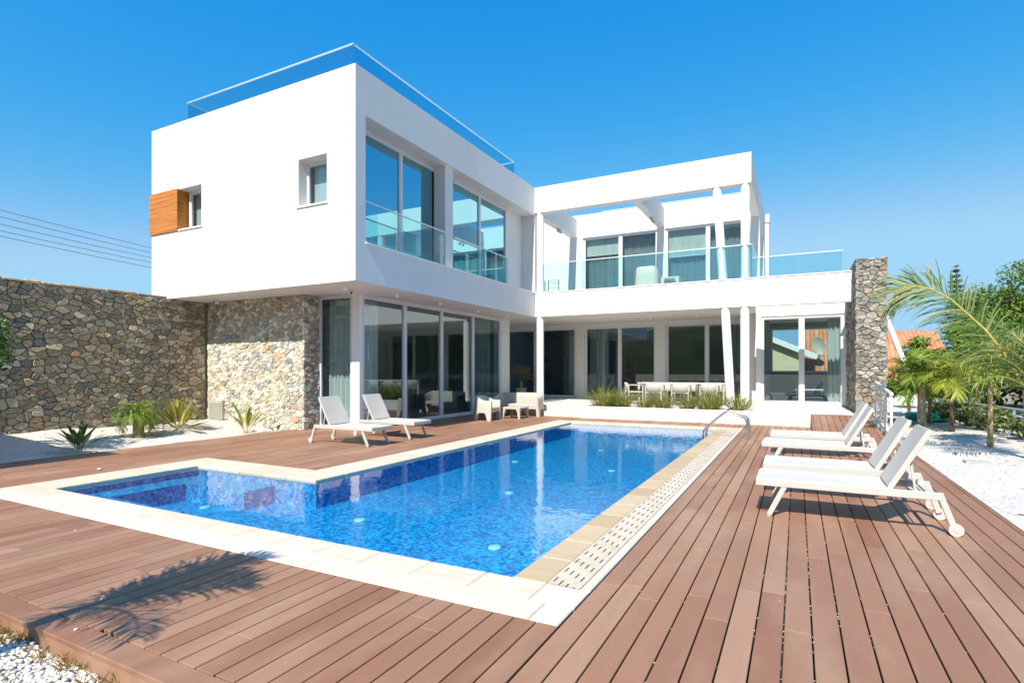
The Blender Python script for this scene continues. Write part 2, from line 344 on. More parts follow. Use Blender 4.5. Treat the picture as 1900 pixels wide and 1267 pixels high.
# ------------------------------------------------------------------ mesh helpers
class MB:
    def __init__(s): s.v = []; s.f = []
    def add(s, vs, fs):
        o = len(s.v); s.v += [tuple(p) for p in vs]; s.f += [tuple(i+o for i in f) for f in fs]
    def box(s, x0, x1, y0, y1, z0, z1):
        s.add([(x0, y0, z0), (x1, y0, z0), (x1, y1, z0), (x0, y1, z0), (x0, y0, z1), (x1, y0, z1), (x1, y1, z1), (x0, y1, z1)],
              [(0, 3, 2, 1), (4, 5, 6, 7), (0, 1, 5, 4), (1, 2, 6, 5), (2, 3, 7, 6), (3, 0, 4, 7)])
    def bbox(s, x0, x1, y0, y1, z0, z1, b=.006):
        """box with its top edges chamfered"""
        s.add([(x0, y0, z0), (x1, y0, z0), (x1, y1, z0), (x0, y1, z0), (x0, y0, z1-b), (x1, y0, z1-b), (x1, y1, z1-b), (x0, y1, z1-b),
               (x0+b, y0+b, z1), (x1-b, y0+b, z1), (x1-b, y1-b, z1), (x0+b, y1-b, z1)],
              [(0, 3, 2, 1), (8, 9, 10, 11), (0, 1, 5, 4), (1, 2, 6, 5), (2, 3, 7, 6), (3, 0, 4, 7), (4, 5, 9, 8), (5, 6, 10, 9), (6, 7, 11, 10), (7, 4, 8, 11)])
    def quad(s, a, b, c, d): s.add([a, b, c, d], [(0, 1, 2, 3)])
    def bar(s, p0, p1, wdt, hgt, up=(0, 0, 1)):
        p0, p1, up = Vector(p0), Vector(p1), Vector(up); d = (p1-p0).normalized()
        sd_ = d.cross(up)
        if sd_.length < 1e-4: sd_ = d.cross(Vector((0, 1, 0)))
        sd_.normalize(); u = sd_.cross(d)
        vs_ = []
        for p in (p0, p1):
            for a, b in ((-1, -1), (1, -1), (1, 1), (-1, 1)): vs_.append(p+sd_*a*wdt/2+u*b*hgt/2)
        s.add(vs_, [(0, 1, 2, 3), (7, 6, 5, 4), (0, 4, 5, 1), (1, 5, 6, 2), (2, 6, 7, 3), (3, 7, 4, 0)])
    def tube(s, pts, r, n=10, caps=True):
        pts = [Vector(p) for p in pts]; rs = r if isinstance(r, (list, tuple)) else [r]*len(pts)
        o = len(s.v); ref = None; m = len(pts)
        for i, p in enumerate(pts):
            d = (pts[min(i+1, m-1)]-pts[max(i-1, 0)]).normalized()
            if ref is None:
                ref = d.cross(Vector((0, 0, 1)))
                if ref.length < 1e-3: ref = Vector((1, 0, 0))
            ref = (ref-d*ref.dot(d)).normalized(); b = d.cross(ref)
            for k in range(n):
                t = 2*math.pi*k/n; s.v.append(tuple(p+(ref*math.cos(t)+b*math.sin(t))*rs[i]))
        for i in range(m-1):
            for k in range(n):
                a, b_ = o+i*n+k, o+i*n+(k+1) % n
                s.f.append((a, b_, b_+n, a+n))
        if caps:
            s.f.append(tuple(o+k for k in range(n))[::-1]); s.f.append(tuple(o+(m-1)*n+k for k in range(n)))
    def disc(s, c, r, axis, th, n=20):
        c = Vector(c); a = Vector(axis).normalized()*th/2; s.tube([c-a, c+a], r, n)
    def panel(s, axis, c0, c1, a0, a1, z0, z1, holes):
        """wall slab between planes c0..c1 of axis ('x'/'y'), spanning a0..a1 and z0..z1, with rectangular holes (ha0,ha1,hz0,hz1)"""
        A = sorted({a0, a1, *[min(max(h[i], a0), a1) for h in holes for i in (0, 1)]}); Z = sorted({z0, z1, *[min(max(h[i], z0), z1) for h in holes for i in (2, 3)]})
        solid = lambda i, j: 0 <= i < len(A)-1 and 0 <= j < len(Z)-1 and not any(h[0]-1e-6 <= (A[i]+A[i+1])/2 <= h[1]+1e-6 and h[2]-1e-6 <= (Z[j]+Z[j+1])/2 <= h[3]+1e-6 for h in holes)
        P = (lambda c, a, z: (c, a, z)) if axis == 'x' else (lambda c, a, z: (a, c, z))
        idx = {}
        def vi(c, i, j):
            k = (c, i, j)
            if k not in idx: idx[k] = len(s.v); s.v.append(P((c0, c1)[c], A[i], Z[j]))
            return idx[k]
        for i in range(len(A)-1):
            for j in range(len(Z)-1):
                if not solid(i, j): continue
                s.f.append((vi(0, i, j), vi(0, i+1, j), vi(0, i+1, j+1), vi(0, i, j+1)))
                s.f.append((vi(1, i, j), vi(1, i, j+1), vi(1, i+1, j+1), vi(1, i+1, j)))
                for di, dj, e in ((-1, 0, ((i, j), (i, j+1))), (1, 0, ((i+1, j), (i+1, j+1))), (0, -1, ((i, j), (i+1, j))), (0, 1, ((i, j+1), (i+1, j+1)))):
                    if not solid(i+di, j+dj): s.f.append((vi(0, *e[0]), vi(1, *e[0]), vi(1, *e[1]), vi(0, *e[1])))
    def build(s, name, m, parent=None, smooth=False, origin=None, recalc=False):
        me = bpy.data.meshes.new(name)
        vs_ = s.v if origin is None else [(p[0]-origin[0], p[1]-origin[1], p[2]-origin[2]) for p in s.v]
        me.from_pydata(vs_, [], s.f); me.update()
        if recalc:
            b = bmesh.new(); b.from_mesh(me); bmesh.ops.recalc_face_normals(b, faces=b.faces); b.to_mesh(me); b.free()
        me.materials.append(m)
        if smooth: me.polygons.foreach_set('use_smooth', [True]*len(me.polygons))
        o = bpy.data.objects.new(name, me); COL.objects.link(o)
        if origin is not None: o.location = origin
        if parent is not None: o.parent = parent
        return o

def tag(o, label=None, cat=None, group=None, kind=None):
    if label: o['label'] = label
    if cat: o['category'] = cat
    if group: o['group'] = group
    if kind: o['kind'] = kind
    return o
def thing(name, label, cat, loc=(0, 0, 0), rz=0, group=None):
    o = bpy.data.objects.new(name, None); COL.objects.link(o); o.location = loc; o.rotation_euler = (0, 0, rz); o.empty_display_size = .2
    return tag(o, label, cat, group)
def copy_tree(o, parent=None):
    c = o.copy(); COL.objects.link(c)
    if parent is not None: c.parent = parent
    for ch in list(o.children): copy_tree(ch, c)
    return c
def struct(name, mb, m, **kw): return tag(mb.build(name, m, **kw), kind='structure')
def smooth_angle(o, deg=40):
    me = o.data; b = bmesh.new(); b.from_mesh(me)
    for f in b.faces: f.smooth = True
    for e in b.edges:
        if len(e.link_faces) == 2 and e.calc_face_angle(0) > rad(deg): e.smooth = False
    b.to_mesh(me); b.free(); return o
def bevel(o, wdt=.01, seg=2):
    md = o.modifiers.new("bevel", 'BEVEL'); md.width = wdt; md.segments = seg; md.limit_method = 'ANGLE'; md.angle_limit = rad(40); return o

# ------------------------------------------------------------------ main dimensions (metres; deck level is z = 0)
X0, X1, X2, X3 = -15.882, -8.445, -1.232, 1.389
YF, YR = 9.005, 18.144
ZB, ZB1, ZBM, ZT = 3.449, 4.289, 7.201, 8.119
XW, YS, XG, YG = -15.09, 10.03, -9.81, 10.60     # stone side wall, stone facade, glazing planes
YW, YU, YD = 21.79, 22.25, 20.30                  # terrace glazing, upper wing wall, side room wall
ZTER = .355

# ------------------------------------------------------------------ ground, hills
g = MB(); g.box(-1500, 1500, -1500, 1500, -1.4, -.6); struct('ground', g, m_ground)
hl = MB(); NH = 180; rngh = random.Random(5)
ph = [rngh.uniform(0, 6.28) for _ in range(6)]
for i in range(NH):
    t = 2*math.pi*i/NH; back = max(0, -math.sin(t))
    h = (9+48*back)*(1+.35*(1-.7*back)*math.sin(3*t+ph[0])+.22*math.sin(7*t+ph[1])+.1*math.sin(17*t+ph[2])+.05*math.sin(41*t+ph[3]))
    c, s_ = math.cos(t), math.sin(t)
    hl.v += [(c*300, s_*300, -.7), (c*345, s_*345, h*.7), (c*400, s_*400, h), (c*480, s_*480, -.7)]
for i in range(NH):
    a, b = i*4, ((i+1) % NH)*4
    for k in range(3): hl.f.append((a+k, b+k, b+k+1, a+k+1))
struct('hills', hl, m_hill, smooth=True)

def height_grid(x0, x1, y0, y1, nx, ny, fn):
    b = MB()
    for j in range(ny+1):
        for i in range(nx+1):
            x, y = x0+(x1-x0)*i/nx, y0+(y1-y0)*j/ny; b.v.append((x, y, fn(x, y)))
    for j in range(ny):
        for i in range(nx):
            a = j*(nx+1)+i; b.f.append((a, a+1, a+nx+2, a+nx+1))
    return b
def g_left(x, y):
    t = min(1, max(0, (-11.5-x)/3.4)); return -.10+.22*t+.03*math.sin(x*2.1+y*1.3)*t+.015*math.sin(y*4.3+x*3)
struct('gravel_bed', height_grid(-15.2, -11.5, -2, 10.2, 40, 110, g_left), m_gravel, smooth=True)
def g_near(x, y): return -.118+.012*math.sin(x*3+y*5)+.01*math.sin(x*9)
struct('gravel_border', height_grid(-11.5, 4, -5, 1.615, 90, 60, g_near), m_gravel, smooth=True)
def g_right(x, y): return -.12+.03*math.sin(x*1.3+y*.8)+.02*math.sin(y*2.3-x*2)
struct('gravel_garden', height_grid(1.88, 9.5, -5, 32, 50, 160, g_right), m_gravel, smooth=True)

# ------------------------------------------------------------------ deck: every board its own island
rng = random.Random(11)
dk = MB(); PITCH, GAP, PH = .1464, .0088, -.07
def boards(x0, x1, y0, y1, zf=None):
    k0 = math.floor((x0-PH)/PITCH); x = PH+k0*PITCH
    while x < x1-.004:
        a, b = max(x+GAP/2, x0), min(x+PITCH-GAP/2, x1)
        if b-a > .012:
            rb = random.Random(int(round((x-PH)/PITCH))*7919+3)
            y = y0-rb.uniform(0, 2.4)
            while y < y1:
                e = y+2.4
                s, t = max(y, y0), min(e, y1)-.0025
                if t-s > .02:
                    if zf is None: dk.bbox(a, b, s, t, -.024, 0, .003)
                    else:
                        z0, z1 = zf(s), zf(t)
                        dk.add([(a, s, z0-.024), (b, s, z0-.024), (b, t, z1-.024), (a, t, z1-.024), (a, s, z0), (b, s, z0), (b, t, z1), (a, t, z1)],
                               [(0, 3, 2, 1), (4, 5, 6, 7), (0, 1, 5, 4), (1, 2, 6, 5), (2, 3, 7, 6), (3, 0, 4, 7)])
                y = e
        x += PITCH
YN0 = 1.745
XL_O, XM_O, XR_O = -9.05, -6.45, -1.25
YN_O, YM_O, YF_O = 3.01, 6.05, 15.62
boards(-11.5, -11.172, YN0, YS-.004); boards(-11.172, XL_O, YN0, YG-.03)
boards(XL_O, XM_O, YM_O, YG-.03); boards(XL_O, XR_O, YN0, YN_O)
boards(XG+.03, XM_O, YG-.03, 16.86); boards(XM_O, XR_O, YF_O, 16.735)
boards(XR_O, 1.87, YN0, 12.398); boards(XR_O, .33, 12.402, 16.735); boards(1.63, 1.87, 12.4, 16.735)
RAMP = lambda y: .004+(.352-.004)*(y-12.4)/(16.735-12.4)
boards(.333, 1.627, 12.402, 16.735, RAMP)
# border board across the near edge and its fascia
xb = -11.5
for L in (2.0, 2.05, 2.05, 2.04, 2.4, 2.83):
    dk.bbox(xb, xb+L-.004, 1.588, 1.738, -.024, .001, .004); xb += L
xb = -11.5
for L in (3.6, 3.6, 3.6, 2.57):
    dk.box(xb, xb+L-.004, 1.596, 1.616, -.30, -.028); xb += L
for y in range(2, 10): dk.box(-11.522, -11.504, y, y+.996, -.30, -.004)
for y in range(2, 16): dk.box(1.874, 1.892, y, y+.996, -.30, -.002)
dk.add([(.322, 12.41, 0), (.322, 16.735, 0), (.322, 16.735, .35), (.322, 12.41, .003), (.331, 12.41, 0), (.331, 16.735, 0), (.331, 16.735, .35), (.331, 12.41, .003)],
       [(0, 3, 2, 1), (4, 5, 6, 7), (0, 1, 5, 4), (1, 2, 6, 5), (2, 3, 7, 6), (3, 0, 4, 7)])
struct('deck', dk, m_deck)
# dark substructure under the gaps (kept clear of the pool)
sb = MB()
for r in ((-11.49, XL_O-.02, 1.63, 10.6), (XL_O-.02, XM_O-.02, YM_O+.02, 10.6), (XL_O-.02, 1.86, 1.63, YN_O-.02), (XM_O-.02, XR_O+.02, YF_O+.02, 16.7), (XR_O+.02, 1.86, YN_O-.02, 16.7), (XG, XM_O-.02, 10.6, 16.8)):
    sb.box(r[0], r[1], r[2], r[3], -.29, -.10)
struct('deck_joists', sb, m_deck_sub)

# ------------------------------------------------------------------ swimming pool
XL, XM, XR, YN, YM, YFP = -8.44, -5.87, -1.82, 3.55, 5.50, 15.07
ZFL = -.40
pool = thing('swimming_pool', 'L-shaped pool lined in blue mosaic with cream stone coping, set flush in the deck', 'pool', (-4, 9, -.5))
pool_inv = Matrix.Translation((4, -9, .5))
def pbuild(mb, name, m, **kw):
    o = mb.build(name, m, **kw); loc = o.location.copy(); o.parent = pool; o.location = (loc.x+4, loc.y-9, loc.z+.5); return o
bs = MB()
bs.quad((XM, YN, ZFL), (XR, YN, ZFL), (XR, YFP, ZFL), (XM, YFP, ZFL)); bs.quad((XL, YN, ZFL), (XM, YN, ZFL), (XM, YM, ZFL), (XL, YM, ZFL))
for a, b in (((XL, YN), (XR, YN)), ((XR, YN), (XR, YFP)), ((XR, YFP), (XM, YFP)), ((XM, YFP), (XM, YM)), ((XM, YM), (XL, YM)), ((XL, YM), (XL, YN))):
    bs.quad((*a, -.0505), (*a, ZFL), (*b, ZFL), (*b, -.0505))
pbuild(bs, 'basin', m_mosaic)
bn = MB(); zb = -.15
bn.box(XL+.002, XL+.47, YN+.002, YM-.002, ZFL+.001, zb); bn.box(XL+.473, XL+2.05, YN+.002, YN+.44, ZFL+.001, zb); bn.box(XL+.473, XL+1.75, YM-.5, YM-.002, ZFL+.001, zb)
pbuild(bn, 'bench', m_mosaic)
cp = MB(); cpw = MB(); cpo = MB(); rc = random.Random(4)
ov = .02     # nose over the water
def slab_row_x(mb, x0, x1, y0, y1, step, z=.004):
    x = x0
    while x < x1-.02:
        e = min(x+step, x1)
        if x1-e < .12: e = x1
        mb.bbox(x+.003, e-.003, y0, y1, -.05, z, .008); x = e
def slab_row_y(mb, x0, x1, y0, y1, step, z=.004):
    y = y0
    while y < y1-.02:
        e = min(y+step, y1)
        if y1-e < .12: e = y1
        mb.bbox(x0, x1, y+.003, e-.003, -.05, z, .008); y = e
slab_row_x(cpo, XL_O+.002, XR_O-.002, YN_O+.002, YN_O+.26, 1.9); slab_row_x(cp, XL_O+.002, XR+.25, YN_O+.263, YN+ov, .5); cpo.bbox(XR+.253, XR_O-.002, YN_O+.263, YN+ov, -.05, .004, .006)
slab_row_y(cp, XL_O+.002, XL+ov, YN+ov+.005, YM_O-.004, .5)
slab_row_x(cp, XL, XM+ov, YM-ov, YM_O-.004, .5)
slab_row_y(cp, XM_O+.002, XM+ov, YM_O, YF_O-.004, .5)
slab_row_x(cp, XM+ov+.004, XR+.25, YFP-ov, YF_O-.004, .5)
slab_row_y(cpo, XR_O-.075, XR_O-.002, YN+ov+.004, YF_O-.004, 1.9)
slab_row_y(cpw, XR-ov, XR+.246, YN+ov+.004, YFP-ov-.004, .5)
pbuild(cp, 'coping', m_trav); pbuild(cpo, 'outer_border', m_travo); o = pbuild(cpw, 'coping', m_travw); o['label'] = 'damp tan coping along the overflow side'
jn = MB()
for r in ((XL_O+.004, XR_O-.004, YN_O+.004, YN), (XL_O+.004, XL, YN+.002, YM_O-.006), (XL+.002, XM, YM+.002, YM_O-.006), (XM_O+.004, XM, YM_O, YF_O-.006), (XM+.002, XR_O-.004, YFP+.002, YF_O-.006), (XR+.002, XR_O-.004, YN+.002, YFP)):
    jn.box(*r, -.0495, -.006)
pbuild(jn, 'grout_bed', m_joint)
gr = MB(); gr.box(0, .243, 0, YF_O-YN-.03, -.03, .003)
gr.v = [(x+XR+.25, y+YN+.026, z) for x, y, z in gr.v]
pbuild(gr, 'drain_grate', m_grate, origin=(XR+.25, YN+.026, 0))
wt = MB(); wt.quad((XM, YN, -.03), (XR, YN, -.03), (XR, YFP, -.03), (XM, YFP, -.03)); wt.quad((XL, YN, -.03), (XM, YN, -.03), (XM, YM, -.03), (XL, YM, -.03))
struct('water', wt, m_water)
m_discs = simple("white_pool_fitting", (.50, .62, .62), .4)
def fitting(x, y, z, label):
    t = thing('pool_inlet', label, 'pool fitting', (x, y, z), 0, 'round white inlets on the pool floor')
    b = MB(); b.tube([(0, 0, .001), (0, 0, .012), (0, 0, .02)], [.07, .07, .06], 24); b.build('rim', m_discs, t, recalc=True)
    b = MB(); b.tube([(0, 0, .0205), (0, 0, .024)], .04, 20); b.build('cap', m_discs, t, recalc=True)
for x, y, lb in ((-3.97, 7.59, 'round white inlet near the middle of the pool floor'), (-4.93, 5.33, 'round white pool inlet beside the spa corner'), (-2.88, 5.17, 'round white pool inlet nearest the overflow grate'),
                 (-5.23, 10.25, 'round white inlet close to the shaded left pool wall'), (-4.15, 12.64, 'round white pool inlet farthest from the viewer'), (-3.12, 10.15, 'round white inlet in the far right of the pool floor')):
    fitting(x, y, ZFL, lb)
fitting(-7.3, 4.85, ZFL, 'round pale inlet on the floor of the shallow spa end')

# ------------------------------------------------------------------ villa
villa = thing('villa', 'white two-storey modern villa with an overhanging upper block and glass balustrades', 'house')
def vb(mb, name, m, parent=villa, **kw): return mb.build(name, m, parent, **kw)
YB = 18.40
# upper block
W1 = (-10.17, -9.28, 5.26, 6.335); W2 = (-14.67, -13.70, 5.26, 6.335)
ub = MB()
ub.panel('y', YF, YF+.32, X0, X1-.30, ZB, ZT, [W1, (-15.9, -13.70, 5.26, 6.335)])
ub.panel('x', X1, X1-.30, YF, YB, ZB, ZT, [(9.32, 18.14, 4.30, 7.12)])
ub.panel('x', X0, X0+.28, YF+.32, YB, ZB, ZT, [(YF, YF+.82, 5.26, 6.335)])
ub.panel('y', YB-.28, YB, X0+.28, X1-.30, ZB, ZT, [])
ub.box(X0+.28, X1-.30, YF+.32, YB-.28, ZB, ZB+.30)       # floor slab
ub.box(X0+.28, X1-.30, YF+.32, YB-.28, 7.35, 7.75)       # roof slab
vb(ub, 'upper_block', m_white, recalc=True)
ri = MB()
ri.panel('x', X1-.50, X1-.56, 9.325, YB-.282, ZB+.305, 7.345, [(9.40, 12.92, 4.36, 7.10), (13.05, 16.88, 4.36, 7.10)])
ri.box(X1-.498, X1-.302, 9.325, 18.1, 7.121, 7.345)
ri.box(X1-.50, X1-.12, 12.60, 12.98, 4.302, 7.118)
vb(ri, 'recess_wall', m_white, recalc=True)
sl = MB(); sl.box(X1-.50, X1+.03, 9.325, 18.12, 4.30, 4.335); vb(sl, 'sill', m_column)
sl = MB(); sl.box(W1[0]-.05, W1[1]+.03, YF-.035, YF+.31, 5.222, 5.258); vb(sl, 'sill', m_column)
sl = MB(); sl.box(W2[0]+.02, W2[1]+.03, YF-.035, YF+.31, 5.222, 5.258); vb(sl, 'sill', m_column)
tb = MB(); tb.box(-15.93, -14.67, YF-.04, YF+.0, 5.235, 6.35); tb.box(-14.71, -14.672, YF+.002, YF+.36, 5.27, 6.33); tb.box(-15.93, -15.89, YF+.002, YF+.84, 5.235, 6.35); tb.box(-15.89, -14.712, YF+.3, YF+.34, 5.27, 6.33)
vb(tb, 'timber_screen', m_timber)

def window(axis, c, a0, a1, z0, z1, mull, sgn, glass, fw=.06, dp=.09, parent=villa, label=None):
    """aluminium sliding window on plane c of axis, outside towards sgn; mull = mullion positions; returns the frame (its panes are sub-parts)"""
    f = MB()
    P = (lambda a, b, y0, y1, q0, q1: f.box(min(y0, y1), max(y0, y1), a, b, q0, q1)) if axis == 'x' else (lambda a, b, y0, y1, q0, q1: f.box(a, b, min(y0, y1), max(y0, y1), q0, q1))
    o_, i_ = c+sgn*dp/2, c-sgn*dp/2
    P(a0, a1, o_, i_, z0, z0+fw); P(a0, a1, o_, i_, z1-fw, z1)
    P(a0, a0+fw, o_, i_, z0+fw, z1-fw); P(a1-fw, a1, o_, i_, z0+fw, z1-fw)
    for k, mpos in enumerate(mull): P(mpos-fw*.75, mpos+fw*.75, o_, i_, z0+fw, z1-fw)
    # slim inner sash rails
    ed = [a0]+list(mull)+[a1]
    for k in range(len(ed)-1):
        s0, s1 = ed[k]+(fw if k == 0 else fw*.75), ed[k+1]-(fw if k == len(ed)-2 else fw*.75); q = .028; oo, ii = c+sgn*.028, c-sgn*.028
        P(s0, s1, oo, ii, z0+fw, z0+fw+q); P(s0, s1, oo, ii, z1-fw-q, z1-fw); P(s0, s0+q, oo, ii, z0+fw+q, z1-fw-q); P(s1-q, s1, oo, ii, z0+fw+q, z1-fw-q)
    fr = f.build('window', m_alu, parent)
    if label: fr['label'] = label
    rngw = random.Random(int(abs(c*100)+abs(a0*37)))
    for k in range(len(ed)-1):
        b = MB(); s0, s1 = ed[k]+.03, ed[k+1]-.03; t = rngw.uniform(-.0015, .0015)
        q = [(s0, z0+.03, -t), (s1, z0+.03, t), (s1, z1-.03, t), (s0, z1-.03, -t)]
        vs_ = [((c+d, a, z) if axis == 'x' else (a, c+d, z)) for a, z, d in q]
        if (axis == 'x') == (sgn < 0): vs_ = vs_[::-1]
        b.quad(*vs_); b.build('pane', glass, fr)
    return fr
window('y', YF+.30, W1[0]-.04, W1[1], 5.26, 6.335, [], -1, m_glass)
window('y', YF+.30, W2[0]+.05, W2[1], 5.26, 6.335, [], -1, m_glass)
window('x', X1-.53, 9.40, 12.92, 4.36, 7.10, [11.17], 1, m_glass_blue)
window('x', X1-.53, 13.05, 16.88, 4.36, 7.10, [15.09], 1, m_glass_blue)

def balustrade(pts, z0, z1, n_list, parent=villa, rail=True, rw=.035, gm_=None):
    """glass panels along a polyline with a slim top rail"""
    rl = MB()
    for (p, q), n in zip(zip(pts, pts[1:]), n_list):
        p, q = Vector((*p, 0)), Vector((*q, 0)); L = (q-p).length; d = (q-p)/L
        for k in range(n):
            a, b = p+d*(L*k/n+.008), p+d*(L*(k+1)/n-.008)
            mb = MB(); mb.bar((a.x, a.y, (z0+z1)/2-.005), (b.x, b.y, (z0+z1)/2-.005), .012, z1-z0-.03); mb.build('glass_panel', gm_ or m_bglass, parent)
        if rail: rl.bar((p.x-d.x*.015, p.y-d.y*.015, z1), (q.x+d.x*.015, q.y+d.y*.015, z1), .04, rw)
    if rail: rl.build('handrail', m_rail, parent)
balustrade([(X1-.05, 9.36), (X1-.05, 12.45)], 4.34, 5.25, [3], rw=.022)
balustrade([(X1-.05, 13.02), (X1-.05, 16.15)], 4.34, 5.22, [3], rw=.022)
balustrade([(-14.5, 12.0), (-14.5, YF+.15), (X1-.2, YF+.15), (X1-.2, 16.9), (-11.5, 16.9)], 7.95, 8.66, [3, 5, 7, 3], rw=.02, gm_=m_rglass)
# ground-floor living room under the block
sf = MB()
sf.panel('y', YS+.08, YS+.3, XW, -11.17-.05, -.6, ZB-.002, []); sf.box(-11.44, -11.225, YS+.3, YG+.10, -.6, ZB-.002)
vb(sf, 'facade_backing', m_mortar_f)
lv = MB()
lv.box(XW+.02, -11.45, YS+.302, 18.5, ZB-.06, ZB-.003); lv.box(-11.449, XG-.10, YG+.12, 18.5, ZB-.06, ZB-.003)     # ceiling
lv.box(XW+.02, XW+.2, YS+.31, 18.7, -.2, ZB-.065); lv.box(XW+.2, XG-.32, 18.52, 18.74, -.2, ZB-.003)
lv.box(-13.2, -13.05, 12.6, 18.5, .095, ZB-.065)
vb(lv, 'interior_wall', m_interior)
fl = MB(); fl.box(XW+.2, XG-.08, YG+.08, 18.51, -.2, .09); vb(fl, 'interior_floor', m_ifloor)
for q in ((-10.04, XG+.01, YG-.01, YG+.10), (XG-.3, XG+.012, 18.10, 18.77)):
    ps = MB(); ps.box(*q, 0, ZB-.002); vb(ps, 'corner_post', m_column)
window('y', YG+.04, -11.22, -10.042, .02, ZB-.004, [], -1, m_glass, .05)
window('x', XG-.05, YG+.105, 18.095, .02, ZB-.004, [12.46, 14.27, 16.14], 1, m_glass, .075)
# furniture-dark joinery seen through the living-room glass
jb = MB(); jb.box(-13.04, -12.6, 13.2, 16.6, .1, 2.5); vb(jb, 'cupboard', m_wood_d)

# right wing: band, slabs, columns, beams, walls
bd = MB()
bd.box(X1+.002, X3, YR, YR+.25, ZB, ZB1)
bd.box(-12.5, X1+.0, YB+.002, YU+.3, ZB, ZB1-.05); bd.box(X1+.002, X2, YR+.252, YU+.3, ZB, ZB1-.05); bd.box(X2+.002, X3+.2, YD-.0, 26, ZB+.0, ZB1-.03)
vb(bd, 'terrace_slab', m_white)
cap = MB(); cap.box(X1+.01, X3-.002, YR-.02, YR+.27, ZB1+.001, ZB1+.028); vb(cap, 'parapet_cap', m_column)
ub2 = MB()
ub2.box(X1+.002, X2, YR, YR+.36, ZBM, ZT)
ub2.box(X2-.27, X2, YR+.362, YU-.002, ZBM, ZT)
vb(ub2, 'pergola_frame', m_white)
for x0, x1 in ((-8.67, -8.36), (-4.95, -4.68)):
    b = MB(); b.box(x0, x1, YR+.362 if x0 > X1 else YB+.003, YU-.002, ZBM+.0, 7.95); vb(b, 'pergola_beam', m_soffit)
uw = MB()
uw.panel('y', YU, YU+.28, -12.5, X2, ZB1-.045, ZT, [(-8.11, -4.95, ZB1-.2, 7.14), (-4.66, -1.75, ZB1-.2, 7.14)])
uw.panel('x', X2, X2-.28, YU+.281, 29.5, ZB1-.045, ZT, [(23.3, 25.4, ZB1+.05, 7.14)])
uw.box(-12.5, X2-.285, YU+.281, 29.5, 7.3, 7.7); uw.box(-12.5, -12.22, YU+.281, 29.5, ZB1-.045, 7.3); uw.box(-12.2, X2-.285, 29.2, 29.5, ZB1-.045, 7.29)
uw.box(-4.74, -4.60, YU+.281, 29.19, ZB1-.045, 7.29)
vb(uw, 'upper_wing_wall', m_white, recalc=True)
bx = MB(); bx.box(X2+.003, X2+.16, 26.4, 26.9, 7.95, 8.3); bx.box(X2+.003, X2+.14, 26.45, 26.85, ZB1, 7.948); vb(bx, 'chimney', m_white)
window('y', YU+.12, -8.11, -4.95, ZB1-.04, 7.14, [-6.49], -1, m_glass, .07)
window('y', YU+.12, -4.66, -1.75, ZB1-.04, 7.14, [-3.05], -1, m_glass, .07)
window('x', X2-.14, 23.3, 25.4, ZB1+.05, 7.14, [], 1, m_glass, .06)
uf = MB(); uf.box(-12.2, X2-.29, YU+.302, 29.19, ZB1-.3, ZB1-.047); vb(uf, 'interior_floor', m_ifloor)

def column(p0, p1, r=.13):
    b = MB(); b.tube([p0, p1], r, 28, False); o = vb(b, 'column', m_column); smooth_angle(o); return o
YC = YR+.14
column((-8.29, YC, ZTER), (-8.29, YC, ZB)); column((-1.815, YC, .2), (-1.985, YC, ZB)); column((-1.42, YC, .2), (-1.42, YC, ZB))
column((-8.29, YC, ZB1), (-8.29, YC, ZBM)); column((-2.05, YC, ZB1), (-2.235, YC, ZBM)); column((-1.41, YC, ZB1), (-1.41, YC, ZBM))
balustrade([(-8.15, YR+.02), (X2+.02, YR+.02), (X2+.02, YD+.1), (1.28, YD+.1)], ZB1+.03, 5.33, [4, 1, 2], rw=.03)
# covered terrace glazing wall
gw = MB()
gw.panel('y', YW, YW+.25, -12.5, X2, .1, ZB-.002, [(-11.6, -8.25, ZTER-.02, 3.32), (-7.87, -4.91, ZTER-.02, 3.32), (-4.54, -1.55, ZTER-.02, 3.32)])
gw.panel('x', X2-.25, X2, YD+.26, YW-.002, .1, ZB-.002, [])
vb(gw, 'ground_wall', m_white, recalc=True)
window('y', YW+.10, -11.6, -8.25, ZTER+.01, 3.32, [-10.15], -1, m_glass, .07)
window('y', YW+.10, -7.87, -4.91, ZTER+.01, 3.32, [-6.38], -1, m_glass, .07)
window('y', YW+.10, -4.54, -1.55, ZTER+.01, 3.32, [-3.02], -1, m_glass, .07)
# room behind the terrace glazing
rm = MB(); rm.box(-12.5, X2-.26, 28, 28.2, .1, ZB-.004); rm.box(-12.5, -12.3, YW+.26, 27.99, .1, ZB-.004); rm.box(X2-.26, X2-.06, YW+.26, 28.2, .1, ZB-.004); rm.box(-12.29, X2-.27, YW+.26, 27.99, ZB-.05, ZB-.004)
rm.box(-8.2, -8.05, YW+.6, 27.99, .37, ZB-.055)
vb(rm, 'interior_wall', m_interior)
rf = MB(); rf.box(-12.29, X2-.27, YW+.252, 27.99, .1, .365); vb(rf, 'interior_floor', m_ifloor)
for q in ((-4.4, -1.6, 27.2, 27.98, .37, 1.3), (-4.4, -1.6, 27.5, 27.98, 1.95, 2.9), (-7.6, -6.2, 27.3, 27.98, .37, 2.8)):
    kt = MB(); kt.box(*q); vb(kt, 'kitchen_unit', m_wood_d)
